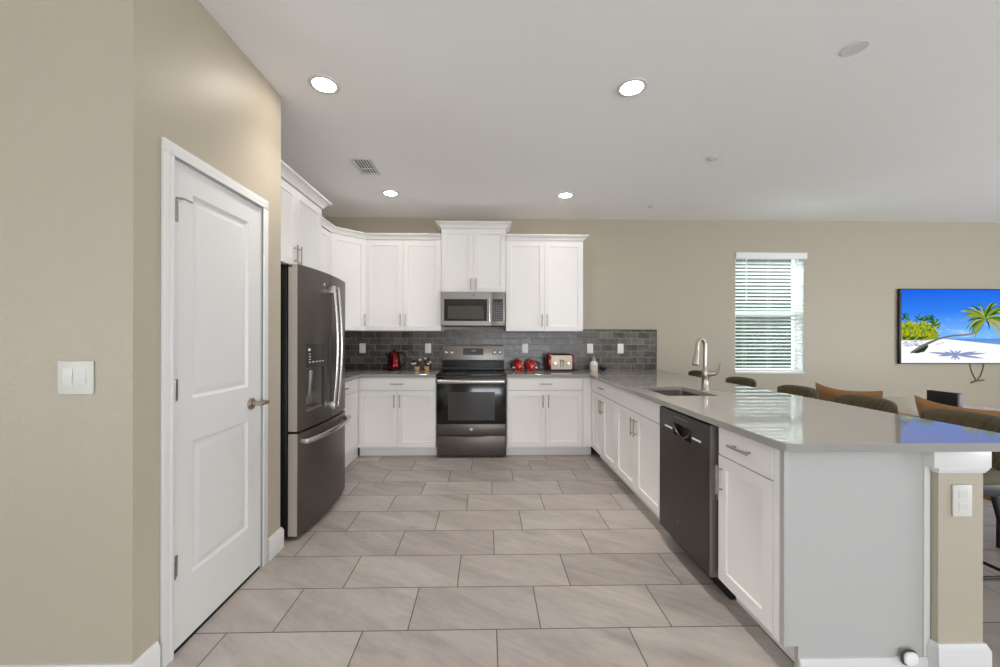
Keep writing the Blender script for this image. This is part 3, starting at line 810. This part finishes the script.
# dishwasher (local x runs towards the camera, front faces -X)
DW = 0.597
dwt = thing('dishwasher', 'slate dishwasher with pocket handle, built into the peninsula', 'dishwasher', (1.177, 2.5165, 0), -PI / 2)
MB().box(0.002, DW - 0.002, 0.03, 0.55, 0.1, ST - 0.004).build('tub', M['black'], dwt)
MB().box(0.0, DW, 0.05, 0.075, 0.0, 0.1).build('toe_kick', M['black'], dwt)
px0, px1, pz0, pz1 = 0.20, 0.40, 0.735, 0.83
b = MB()
b.box(0.012, DW - 0.025, -0.045, 0.028, 0.105, pz0, 0.0)
b.box(0.012, px0, -0.045, 0.028, pz0, 0.752).box(px1, DW - 0.025, -0.045, 0.028, pz0, 0.752)
dd = b.build('door', M['slate_dark'], dwt)
MB().box(DW - 0.0255, DW - 0.012, -0.043, 0.028, 0.105, 0.872).build('door_edge', M['slate_light'], dd)
b = MB().box(0.012, px0, -0.046, 0.028, 0.752, 0.872).box(px1, DW - 0.025, -0.046, 0.028, 0.752, 0.872).box(px0, px1, -0.046, 0.028, 0.808, 0.872)
b.box(px0, px1, 0.0, 0.028, pz0, 0.81)
b.mat(1)
b.box(0.09, 0.185, -0.0475, -0.046, 0.762, 0.772).box(0.415, 0.50, -0.0475, -0.046, 0.762, 0.772)
b.mat(2)
for i in range(6): b.box(0.22 + i * 0.027, 0.232 + i * 0.027, -0.047, -0.046, 0.842, 0.848)
b.build('control_strip', [M['darkgrey'], M['plate'], M['grey']], dd)['label'] = 'dark control strip with two white marks'
b = MB().tube([(px0 + (px1 - px0) * i / 14, -0.046, 0.808 - 0.068 * math.sin(PI * i / 14) ** 0.6) for i in range(15)], 0.006, 8)
b.build('pocket_handle', M['slate_dark'], dd)
emblem(dd, DW * 0.42, -0.045, 0.235, 0.013, M['slate_light'], M['darkgrey'])
b = MB().box(DW - 0.010, DW - 0.004, -0.02, 0.02, 0.50, 0.66, 0.002)
b.build('side_bracket', M['chrome'], dwt)

# ------------------------------------------------------------------ things on the worktop
kt = thing('electric_kettle', 'glossy red electric kettle with black handle on the left counter', 'kettle', (-1.125, 4.70, CT))
MB().lathe([(0.085, 0), (0.088, 0.004), (0.086, 0.016), (0.07, 0.02), (0, 0.02)]).build('power_base', M['black'], kt)
MB().lathe([(0.078, 0.02), (0.082, 0.03), (0.081, 0.07), (0.074, 0.14), (0.066, 0.19), (0.062, 0.205), (0.055, 0.222), (0.035, 0.232), (0, 0.236)], n=36).build('body', M['red'], kt)
MB().lathe([(0.0, 0.232), (0.018, 0.234), (0.014, 0.245), (0.016, 0.252), (0, 0.255)]).build('lid_knob', M['red'], kt)
MB().tube(bez((-0.06, -0.01, 0.17), (-0.08, -0.012, 0.18), (-0.09, -0.013, 0.2), (-0.098, -0.014, 0.205), 6), [0.022, 0.021, 0.019, 0.017, 0.014, 0.012, 0.010], 12).build('spout', M['black'], kt)
MB().tube(bez((0.05, 0, 0.215), (0.17, 0, 0.25), (0.16, 0, 0.06), (0.075, 0, 0.045), 16), 0.0105, 12, flat=(1.2, 0.8)).build('handle', M['black'], kt)
MB().tube(bez((-0.085, 0.02, 0.01), (-0.17, 0.0, 0.008), (-0.14, -0.02, 0.075), (-0.085, 0.06, 0.06), 12), 0.008, 8).build('power_cord', M['black'], kt)

def flower_pot(label, x, y, spread):
    t = thing('flower_pot', label, 'pot', (x, y, CT), 0, 'little flower pots by the range')
    MB().lathe([(0.024, 0), (0.030, 0.004), (0.031, 0.04), (0.033, 0.052), (0.028, 0.052), (0.026, 0.045), (0, 0.045)], n=20).build('pot', M['tan'], t)
    rnd = random.Random(int(x * 1000))
    for i, (dx, dz, white) in enumerate(spread):
        p = (dx, rnd.uniform(-0.015, 0.015), dz)
        f = MB().lathe([(0, -0.012), (0.011, -0.008), (0.018, 0.002), (0.014, 0.012), (0.006, 0.011), (0, 0.005)], p, 12).build('blossom', M['whiteglaze'] if white else M['flower'], t)
        f['label'] = 'white blossom' if white else 'dark red blossom'
        MB().tube([(0, 0, 0.045), (dx * 0.5, p[1] * 0.5, 0.05 + (dz - 0.045) * 0.5), p], 0.002, 6).build('stem', M['stem'], f)
flower_pot('small tan pot of red and white flowers, nearer the kettle', -0.85, 4.70, ((-0.045, 0.115, False), (-0.05, 0.08, True), (-0.02, 0.085, True), (0.01, 0.08, False), (0.03, 0.09, False), (-0.01, 0.11, False), (0.04, 0.13, True)))
flower_pot('small tan pot of red and white flowers, nearer the range', -0.73, 4.70, ((-0.03, 0.12, False), (-0.02, 0.10, False), (0.01, 0.135, False), (0.04, 0.10, True), (0.045, 0.075, False), (0.02, 0.08, True), (-0.015, 0.145, True)))

def dotted_pot(label, x, side):
    t = thing('lidded_pot', label, 'pot', (x, 4.70, CT), 0, 'round red dotted pots by the range')
    MB().lathe([(0.035, 0), (0.05, 0.006), (0.064, 0.035), (0.068, 0.065), (0.06, 0.095), (0.044, 0.112), (0.0, 0.112)], n=32).build('body', M['dots'], t)
    MB().lathe([(0.046, 0.112), (0.047, 0.118), (0.03, 0.128), (0.008, 0.132), (0.012, 0.142), (0, 0.147)], n=28).build('lid', M['redjar'], t)
    MB().tube(bez((side * 0.05, 0, 0.105), (side * 0.115, 0, 0.125), (side * 0.11, 0, 0.02), (side * 0.058, 0, 0.03), 14), 0.010, 10).build('handle', M['black'], t)
    MB().lathe([(0, -0.016), (0.016, -0.006), (0.016, 0.006), (0, 0.016)], (side * 0.062, -0.04, 0.04), 14).build('side_boss', M['whiteglaze'], t)
dotted_pot('round red pot with white dots, nearer the range', 0.385, -1)
dotted_pot('round red pot with white dots, nearer the toaster', 0.535, 1)

ts = thing('toaster', 'red toaster with cream front panel and two dials', 'toaster', (0.885, 4.70, CT))
b = MB().box(-0.165, 0.165, -0.085, 0.10, 0.016, 0.205, 0.028, 4)
b.build('housing', M['red'], ts)
MB().box(-0.16, 0.16, -0.08, 0.095, 0.0, 0.02, 0.006).build('base', M['black'], ts)
fp = MB().box(-0.118, 0.136, -0.096, -0.08, 0.02, 0.19, 0.008, 3).build('front_panel', M['cream'], ts)
for x in (-0.07, 0.088):
    MB().lathe([(0.021, 0), (0.021, 0.008), (0.016, 0.018), (0, 0.018)], n=20, mtx=Matrix.Translation((x, -0.096, 0.098)) @ Matrix.Rotation(PI / 2, 4, 'X')).build('dial', M['chrome'], fp)
for x in (-0.006, 0.026):
    MB().box(x - 0.004, x + 0.004, -0.0975, -0.095, 0.05, 0.145).box(x - 0.012, x + 0.012, -0.112, -0.097, 0.118, 0.130, 0.003).build('lever', M['darkgrey'], fp)
b = MB()
for y in (-0.05, -0.015, 0.025, 0.06): b.box(-0.125, 0.125, y, y + 0.014, 0.2045, 0.2062)
b.build('slots', M['black'], ts)
b = MB().box(-0.172, -0.160, -0.05, 0.06, 0.05, 0.16, 0.004); b.build('side_cap', M['black'], ts)
MB().tube(bez((0.16, 0.05, 0.02), (0.21, 0.03, 0.005), (0.22, 0.0, 0.004), (0.25, 0.04, 0.004), 10), 0.004, 8).build('power_cord', M['black'], ts)

sb = thing('soap_bottle', 'white squeeze bottle with grey neck on the corner of the counter', 'bottle', (1.307, 4.70, CT))
MB().lathe([(0.044, 0), (0.048, 0.004), (0.048, 0.075), (0.044, 0.095), (0.03, 0.115), (0.02, 0.12), (0, 0.12)], n=28).build('body', M['whiteglaze'], sb)
MB().lathe([(0.022, 0.118), (0.022, 0.145), (0.018, 0.15), (0.02, 0.152), (0.018, 0.165), (0.009, 0.17), (0.008, 0.182), (0, 0.184)], n=24).build('cap', M['grey'], sb)
MB().box(-0.03, 0.03, -0.0495, -0.046, 0.02, 0.07, 0.001, 1).build('paper_band', M['cream'], sb)
bp_ = thing('small_dish', 'small black lidded dish beside the white bottle', 'dish', (1.425, 4.71, CT))
MB().lathe([(0.028, 0), (0.042, 0.012), (0.046, 0.035), (0.04, 0.045), (0, 0.045)], n=24).build('bowl', M['black'], bp_)
MB().lathe([(0.041, 0.045), (0.038, 0.056), (0.012, 0.064), (0.01, 0.075), (0, 0.078)], n=24).build('lid', M['darkgrey'], bp_)
MB().tube(bez((-0.044, 0, 0.03), (-0.07, 0, 0.02), (-0.08, 0.01, 0.005), (-0.06, 0.03, 0.005), 8), 0.004, 8).build('cord', M['black'], bp_)

# ------------------------------------------------------------------ outlets and switches
def outlet(label, loc, rz=0.0, group='outlets on the backsplash', pm='plate'):
    t = thing('outlet', label, 'outlet', loc, rz, group)
    MB().box(-0.038, 0.038, -0.007, 0, -0.061, 0.061, 0.003).build('cover_plate', M[pm], t)
    for s in (-1, 1):
        f = MB().box(-0.016, 0.016, -0.0078, -0.006, s * 0.024 - 0.017, s * 0.024 + 0.017, 0.0015, 1).build('socket', M[pm], t)
        b = MB()
        for dx in (-0.006, 0.006): b.box(dx - 0.001, dx + 0.001, -0.0082, -0.0075, s * 0.024 - 0.002, s * 0.024 + 0.008)
        b.cyl((0, -0.0075, s * 0.024 - 0.008), (0, -0.0082, s * 0.024 - 0.008), 0.002, 8)
        b.build('slots', M['slot'], f)
    return t
for x, l in ((-1.553, 'white outlet on the backsplash left of the kettle, nearest the refrigerator'), (-0.738, 'white outlet on the backsplash between kettle and range'),
             (0.479, 'white outlet on the backsplash above the red dotted pots'), (1.301, 'white outlet on the backsplash above the white bottle'),
             (1.689, 'white outlet on the backsplash, the one nearest its open right end')):
    outlet(l, (x, BY - 0.0085, 1.185))
outlet('white outlet on the beige end of the peninsula wall', (1.833, KY - 0.0005, 0.692), 0, pm='plate_wall')['group'] = 'outlets'
sw = thing('light_switch', 'white double light switch on the beige wall at the left', 'switch', (-1.489, PN - 0.0005, 1.168))
MB().box(-0.063, 0.063, -0.007, 0, -0.0605, 0.0605, 0.003).build('cover_plate', M['plate_wall'], sw)
for x in (-0.024, 0.024):
    MB().prism([(-0.007, -0.034), (-0.0125, 0.0), (-0.0085, 0.034), (-0.004, 0.034), (-0.004, -0.034)], x - 0.0165, x + 0.0165, Matrix(((0, 0, 1, 0), (1, 0, 0, 0), (0, 1, 0, 0), (0, 0, 0, 1)))).build('rocker', M['plate_wall'], sw)
cv = thing('plastic_cover', 'small round white plastic cap low on the peninsula end panel', 'cap', (1.646, 1.4715, 0.074))
MB().prism(rrect(-0.026, 0.026, -0.025, 0.025, 0.018), 0, 0.016, Matrix.Rotation(PI / 2, 4, 'X'), bev=0.006).build('cap', M['plate'], cv)
b = MB().tube([(x, -0.004, z) for x, z in rrect(-0.029, 0.026, -0.025, 0.028, 0.018)], 0.004, 6, closed=True); b.build('gasket', M['darkgrey'], cv)

# ------------------------------------------------------------------ ceiling fittings
def can(label, x, y, watts, beam):
    t = thing('ceiling_light', label, 'ceiling light', (x, y, CH), 0, 'recessed ceiling lights')
    MB().lathe([(0.088, -0.0005), (0.088, -0.005), (0.084, -0.007), (0.066, -0.007), (0.064, -0.003), (0.064, -0.0005)], n=36).build('trim_ring', M['trim'], t)
    MB().lathe([(0.064, -0.002), (0.063, -0.0035), (0, -0.004)], n=36).build('lens', M['can'], t)
    d = bpy.data.lights.new('downlight', 'SPOT'); d.energy = watts; d.color = (1.0, 0.93, 0.87)
    d.spot_size = math.radians(beam); d.spot_blend = 0.9; d.shadow_soft_size = 0.06
    l = bpy.data.objects.new('downlight', d); COL.objects.link(l); l.parent = t; l.location = (0, 0, -0.012)
for l, x, y, watts, beam in (('recessed ceiling light nearest the pantry door', -0.97, 2.314, 32, 105), ('recessed ceiling light above the peninsula dishwasher', 0.865, 2.297, 72, 105),
                ('recessed ceiling light in front of the upper cabinets left of the range', -1.005, 4.035, 20, 84), ('recessed ceiling light in front of the upper cabinets right of the range', 0.82, 4.043, 15, 84)):
    can(l, x, y, watts, beam)
vt = thing('ceiling_vent', 'small white ceiling vent with dark slots above the refrigerator', 'vent', (-1.065, 3.41, CH))
b = MB()
for a in ((-0.09, -0.068, -0.16, 0.16), (0.068, 0.09, -0.16, 0.16), (-0.068, 0.068, -0.16, -0.135), (-0.068, 0.068, 0.135, 0.16), (-0.068, 0.068, 0.03, 0.045)):
    b.box(a[0], a[1], a[2], a[3], -0.008, -0.0005, 0.002)
b.build('frame', M['trim'], vt)
MB().box(-0.07, 0.07, -0.14, 0.14, -0.003, -0.0008).build('backing', M['black'], vt)
b = MB()
for i in range(6):
    b.box(-0.062 + i * 0.0235, -0.0555 + i * 0.0235, -0.136, 0.032, -0.010, -0.0035)
    b.box(-0.062 + i * 0.0235, -0.0555 + i * 0.0235, 0.044, 0.136, -0.010, -0.0035)
b.build('louvers', M['plate'], vt)
sp_ = thing('ceiling_speaker', 'round ceiling speaker over the breakfast bar', 'speaker', (1.90, 1.96, CH))
MB().lathe([(0.055, -0.0005), (0.055, -0.003), (0.052, -0.004), (0.050, -0.003)], n=36).build('rim', M['trim'], sp_)
MB().lathe([(0.050, -0.003), (0.03, -0.0035), (0, -0.0035)], n=36).build('grille', M['speaker'], sp_)
for l, x, y, r in (('small round ceiling sensor between the speaker and the back wall', 1.88, 3.177, 0.042), ('small round ceiling sensor nearest the back wall', 1.875, 4.356, 0.042)):
    t = thing('ceiling_sensor', l, 'ceiling sensor', (x, y, CH), 0, 'round ceiling sensors')
    MB().lathe([(r, -0.0005), (r, -0.005), (r * 0.9, -0.008), (r * 0.35, -0.009), (0, -0.009)], n=28).build('cover', M['trim'], t)
    MB().lathe([(r * 0.25, -0.009), (r * 0.22, -0.013), (0, -0.014)], n=16).build('centre', M['plate'], t)

# ------------------------------------------------------------------ bar stools
def padded(b, fn, nu, nv, thick, quilt=0.0, qn=(6, 4), pw=6):
    """closed cushion: fn(u,v) -> (point, unit normal), u,v in [-1,1]"""
    F, B = [], []
    for j in range(nv + 1):
        v = -1 + 2 * j / nv; rf, rb = [], []
        for i in range(nu + 1):
            u = -1 + 2 * i / nu
            p, n = fn(u, v); p = Vector(p); n = Vector(n)
            e = max(0.0, (1 - abs(u) ** pw) * (1 - abs(v) ** pw))
            h = thick / 2 * e ** 0.5
            if quilt:
                a = (u * qn[0] + v * qn[1]) / 2; c = (u * qn[0] - v * qn[1]) / 2
                s = min(abs(math.sin(PI * a)), abs(math.sin(PI * c)))
                h += quilt * (s ** 0.6 - 0.6) * e
            rf.append(p - n * h); rb.append(p + n * h)
        F.append(rf); B.append(rb)
    t = bmesh.new()
    for G in (F, B):
        V = [[t.verts.new(p) for p in r] for r in G]
        for a, c in zip(V, V[1:]):
            for k in range(len(a) - 1): t.faces.new((a[k], a[k + 1], c[k + 1], c[k]))
    bmesh.ops.remove_doubles(t, verts=t.verts, dist=1e-4)
    b._merge(t)

def make_stool(label):
    t = thing('bar_stool', label, 'bar stool', (0, 0, 0), 0, 'olive velvet bar stools along the breakfast bar')
    R, A = 0.30, 0.69
    def back(u, v):
        a = u * A
        zt = 0.938 - 0.03 * abs(u) ** 5.0
        z = 0.672 + (zt - 0.672) * (v + 1) / 2
        rr = R - 0.012 * v * -1
        return (rr * math.sin(a), 0.20 - R + rr * math.cos(a), z), (math.sin(a), math.cos(a), 0)
    b = MB(); padded(b, back, 64, 36, 0.05, 0.007, (8, 4), 8); b.build('backrest', M['olive'], t, sharp=80)
    def seat(u, v):
        s = 1.0 / max(1e-6, (abs(u) ** 4 + abs(v) ** 4) ** 0.25) if (abs(u) + abs(v)) > 0 else 1
        k = max(abs(u), abs(v)) * s if s < 1e5 else 0
        return (0.205 * u * min(1, max(0.82, k)), 0.20 * v * min(1, max(0.82, k)) - 0.01, 0.662), (0, 0, 1)
    b = MB(); padded(b, seat, 28, 28, 0.075, 0.0, pw=8); b.build('seat', M['olive'], t, sharp=80)
    MB().prism(rrect(-0.196, 0.196, -0.20, 0.178, 0.10, 8), 0.585, 0.645, bev=0.012).build('seat_shell', M['black'], t)['label'] = 'black seat shell'
    for sx in (-1, 1):
        for sy in (-1, 1):
            MB().tube([(sx * 0.13, sy * 0.13 - 0.01, 0.60), (sx * 0.205, sy * 0.20 - 0.01, 0.0)], [0.016, 0.011], 12).build('leg', M['black'], t)
    f = [(sx * 0.179, sy * 0.176 - 0.01, 0.205) for sx, sy in ((-1, -1), (1, -1), (1, 1), (-1, 1))]
    b = MB()
    for i in range(4): b.cyl(f[i], f[(i + 1) % 4], 0.008, 10)
    b.build('footrest', M['black'], t)
    return t
SXP = 2.30
s0 = make_stool('olive velvet bar stool seen directly behind the faucet')
s0.location = (SXP, 4.43, 0); s0.rotation_euler = (0, 0, -PI / 2)
for y, rz, l in ((3.68, 0.04, 'olive velvet bar stool in front of the window, second from the back wall'), (3.01, -0.03, 'olive velvet bar stool left of the farther tan chair'),
                 (2.455, 0.02, 'olive velvet bar stool in front of the farther tan chair'), (1.925, 0.0, 'nearest olive quilted bar stool, in front of the nearer tan chair')):
    dup(s0, (SXP, y, 0), -PI / 2 + rz, l)

# dining chairs, their rear towards the kitchen, and the table
def make_chair(label):
    t = thing('dining_chair', label, 'chair', (0, 0, 0), 0, 'tan velvet dining chairs at the white table')
    def back(u, v):
        q = (v + 1) / 2
        hw = 0.185 + 0.092 * q
        z = 0.42 + (0.505 + 0.03 * u * u) * q
        y = 0.045 * (1 - u * u) + 0.07 * q
        return (hw * u, y + 0.20, z), (0.25 * u, 0.97, -0.13)
    b = MB(); padded(b, back, 40, 28, 0.06, pw=7); b.build('backrest', M['tanvelvet'], t, sharp=80)
    def seat(u, v):
        return (0.225 * u * (0.93 - 0.07 * v), 0.22 * v + 0.01, 0.455), (0, 0, 1)
    b = MB(); padded(b, seat, 26, 26, 0.085, pw=10); b.build('seat', M['orange'], t, sharp=80)
    for sx in (-1, 1):
        for sy in (-1, 1):
            MB().tube([(sx * 0.17, sy * 0.17 + 0.01, 0.43), (sx * 0.215, sy * 0.215 + 0.01, 0.0)], [0.018, 0.011], 12).build('leg', M['black'], t)
    return t
c0 = make_chair('farther of the two tan velvet dining chairs at the white table')
c0.location = (3.02, 2.90, 0); c0.rotation_euler = (0, 0, PI / 2)
dup(c0, (3.02, 2.15, 0), PI / 2, 'nearer of the two tan velvet dining chairs at the white table')
tb = thing('dining_table', 'white dining table behind the tan chairs', 'table', (3.72, 2.62, 0))
MB().box(-0.48, 0.48, -1.1, 1.1, 0.705, 0.74, 0.006).build('tabletop', M['tabletop'], tb)
MB().box(-0.40, 0.40, -1.0, 1.0, 0.64, 0.705).build('apron', M['tablewhite'], tb)
for sx in (-1, 1):
    for sy in (-1, 1): MB().tube([(sx * 0.38, sy * 0.98, 0.68), (sx * 0.40, sy * 1.02, 0)], [0.035, 0.024], 16).build('leg', M['tablewhite'], tb)
bx = thing('storage_box', 'flat-sided black box standing on the white dining table', 'box', (3.32, 2.735, 0.741))
MB().box(-0.02, 0.02, -0.095, 0.095, 0, 0.192, 0.003).build('case', M['black'], bx)
MB().box(-0.012, 0.012, -0.08, 0.08, 0.192, 0.1935).build('top_opening', M['blackgloss'], bx)

# ------------------------------------------------------------------ television
TX0, TZ0, TW, TH = 5.27, 0.995, 1.70, 0.962
tv = thing('television', 'large flat television on the back wall showing a palm beach', 'television', (TX0, BY, TZ0))
MB().box(0, TW, -0.036, -0.012, 0, TH, 0.003).build('casing', M['black'], tv)
MB().box(TW / 2 - 0.25, TW / 2 + 0.25, -0.012, -0.0005, TH / 2 - 0.2, TH / 2 + 0.2).build('wall_mount', M['black'], tv)
def screen_bg():
    m = bpy.data.materials.new('screen_beach'); m.use_nodes = True
    g = NT(m); nt = m.node_tree; nt.nodes.clear()
    out = nt.nodes.new('ShaderNodeOutputMaterial'); e = nt.nodes.new('ShaderNodeEmission')
    tc = nt.nodes.new('ShaderNodeTexCoord'); sp = nt.nodes.new('ShaderNodeSeparateXYZ'); nt.links.new(tc.outputs['Object'], sp.inputs[0])
    x, z = sp.outputs[0], sp.outputs[2]
    sky = g.ramp(g.math('ADD', g.math('MULTIPLY', z, -1.25), g.math('ADD', 1.25, g.math('MULTIPLY', x, 0.06))), [(0.05, lin((28, 96, 226))), (0.45, lin((52, 128, 240))), (0.85, lin((120, 186, 250)))])
    cl = g.noise(g.comb(g.math('MULTIPLY', x, 4.0), g.math('MULTIPLY', z, 11.0), 0.0), 1.0, 4)
    clm = g.math('MULTIPLY', g.math('MAXIMUM', g.math('MULTIPLY', g.math('SUBTRACT', cl, 0.55), 4.0), 0.0), g.math('MAXIMUM', g.math('MULTIPLY', g.math('SUBTRACT', 0.62, z), 4.0), 0.0))
    clm = g.math('MINIMUM', g.math('MAXIMUM', clm, 0.0), 0.4)
    sky = g.mix(clm, sky, lin((225, 235, 250)))
    sea = g.mix(g.math('MULTIPLY', g.math('SUBTRACT', z, 0.24), 10.0), lin((120, 160, 214)), lin((86, 140, 216)))
    c = g.mix(g.math('LESS_THAN', z, 0.325), sky, sea)
    sandline = g.math('SUBTRACT', 0.325, g.math('MAXIMUM', g.math('MULTIPLY', g.math('SUBTRACT', x, 0.55), 0.10), 0.0))
    sand = g.mix(g.noise(g.comb(g.math('MULTIPLY', x, 6.0), g.math('MULTIPLY', z, 30.0), 1.0), 1.0, 4), lin((244, 245, 252)), lin((255, 253, 250)))
    c = g.mix(g.math('LESS_THAN', z, sandline), c, sand)
    nt.links.new(c, e.inputs['Color']); e.inputs['Strength'].default_value = 0.74
    nt.links.new(e.outputs[0], out.inputs[0])
    return m
E_ = lambda n, c: emission(n, c, 0.72)
b = MB()
SY = -0.0365
def flat(pts, layer):
    t = bmesh.new()
    t.faces.new([t.verts.new((p[0], SY - 0.0002 * layer, p[1])) for p in pts])
    for f in t.faces:
        if f.normal.y > 0: f.normal_flip()
    for f in t.faces: f.material_index = b.mi; f.smooth = False
    me = bpy.data.meshes.new('tmp'); t.to_mesh(me); t.free(); b.bm.from_mesh(me); bpy.data.meshes.remove(me)
BZ = 0.012
flat([(BZ + 0.012, BZ), (TW - BZ, BZ), (TW - BZ, TH - BZ), (BZ + 0.012, TH - BZ)], 0)
Z = lambda zx, zy: (max(BZ + 0.013, 0.024 + (zx - 45) * 0.001587), 0.019 + (622 - zy) * 0.001587)
rnd = random.Random(3)
def leaf(x, y, a, L, wd, layer, droop=0.5):
    n = 8; up, lo = [], []
    px, py = x, y
    for i in range(n + 1):
        f = i / n
        w_ = wd * math.sin(PI * min(1, 0.08 + 0.92 * f)) 
        aa = a + (droop * f * f if math.cos(a) < 0 else -droop * f * f)
        up.append((px - math.sin(aa) * w_, py + math.cos(aa) * w_)); lo.append((px + math.sin(aa) * w_, py - math.cos(aa) * w_))
        px += math.cos(aa) * L / n; py += math.sin(aa) * L / n
    pts = [(max(BZ + 0.013, min(TW - BZ, p[0])), max(BZ, min(TH - BZ, p[1]))) for p in up + lo[::-1]]
    t = []
    for p in pts:
        if not t or abs(p[0] - t[-1][0]) + abs(p[1] - t[-1][1]) > 1e-5: t.append(p)
    if len(t) > 3: flat(t, layer)
# bush line on the left
b.mat(2); flat([Z(45, 445), Z(45, 320), Z(90, 305), Z(150, 318), Z(210, 305), Z(270, 320), Z(320, 345), Z(352, 400), Z(345, 432), Z(240, 445)], 0.5)
for k in range(260):
    zx = rnd.uniform(45, 350); top = 300 if zx < 240 else 285
    zy = rnd.uniform(top, 425)
    b.mat(rnd.choice((1, 1, 2, 3)) if zy > 300 else 3)
    p = Z(zx, zy); leaf(p[0], p[1], rnd.uniform(0.2, 2.9), rnd.uniform(0.03, 0.06), 0.008, 1 + k % 3, 0.9)
for zx, zy, n in ((70, 270, 9), (185, 280, 9), (275, 275, 13), (320, 330, 8)):
    for k in range(n):
        b.mat(rnd.choice((3, 4))); p = Z(zx, zy); leaf(p[0], p[1], rnd.uniform(-0.4, 3.5), rnd.uniform(0.07, 0.11), 0.008, 4, 1.3)
b.mat(4)
for k in range(26):
    p = Z(rnd.uniform(45, 240), rnd.uniform(420, 445)); leaf(p[0], p[1], rnd.uniform(0.2, 0.9), 0.05, 0.006, 5)
b.mat(5)
for k in range(30):
    p = Z(rnd.uniform(45, 240), rnd.uniform(445, 495)); leaf(p[0], p[1], rnd.uniform(-0.15, 0.15), 0.05, 0.004, 1)
# leaning trunk
b.mat(6)
tr_ = [Z(120, 545), Z(190, 505), Z(270, 465), Z(350, 432), Z(430, 412), Z(510, 402), Z(600, 398), Z(680, 372), Z(730, 310)]
wd = [0.012, 0.020, 0.018, 0.013, 0.011, 0.010, 0.009, 0.009, 0.009]
flat([(p[0], p[1] + w_) for p, w_ in zip(tr_, wd)] + [(p[0], p[1] - w_) for p, w_ in zip(tr_[::-1], wd[::-1])], 6)
b.mat(4)
flat([Z(120, 545), Z(200, 510), Z(262, 478), Z(268, 495), Z(235, 535), Z(180, 548)], 5)
# big palm
cx, cy = Z(738, 265)
for k in range(64):
    a = rnd.uniform(-1.0, PI + 1.0); L = rnd.uniform(0.18, 0.36) * (0.8 if abs(a - PI / 2) < 0.7 else 1)
    b.mat(rnd.choice((3, 3, 4, 2, 7))); leaf(cx + rnd.uniform(-.02, .02), cy + rnd.uniform(-.02, .02), a, L, rnd.uniform(0.010, 0.019), 7 + k % 4, 1.1)
# palm shadow on the sand
b.mat(5)
sx_, sy_ = Z(490, 560)
for a, L in ((0.05, 0.42), (-0.12, 0.40), (0.14, 0.30), (3.05, 0.36), (3.2, 0.24), (2.9, 0.16), (0.6, 0.10), (2.4, 0.10), (-0.8, 0.09), (-1.6, 0.07), (-2.4, 0.08), (1.4, 0.06)):
    leaf(sx_, sy_, a, L, 0.013, 2, 0.0)
for zx, zy in ((350, 475), (385, 465)):
    p = Z(zx, zy); leaf(p[0] - 0.03, p[1], 0.1, 0.06, 0.005, 2, 0)
b.build('screen', [screen_bg(), E_('screen_yellow', (196, 188, 30)), E_('screen_lime', (142, 160, 44)), E_('screen_green', (66, 122, 44)), E_('screen_dark', (34, 58, 44)),
                   E_('screen_shade', (140, 152, 196)), E_('screen_trunk', (118, 112, 104)), E_('screen_frond', (172, 176, 110))], tv)
cd = MB()
cd.tube(bez((6.235, BY - 0.006, 1.0), (6.24, BY - 0.006, 0.9), (6.29, BY - 0.006, 0.83), (6.325, BY - 0.006, 0.775), 12), 0.005, 8)
cd.tube(bez((6.42, BY - 0.006, 1.0), (6.41, BY - 0.006, 0.9), (6.37, BY - 0.006, 0.83), (6.33, BY - 0.006, 0.775), 12), 0.005, 8)
cd.tube([(6.245, BY - 0.012, 0.752), (6.31, BY - 0.012, 0.774), (6.41, BY - 0.012, 0.785)], [0.010, 0.014, 0.010], 10)
tag(cd.build('looped_cord', M['cord']), 'looped grey cord hanging below the television', 'cord')
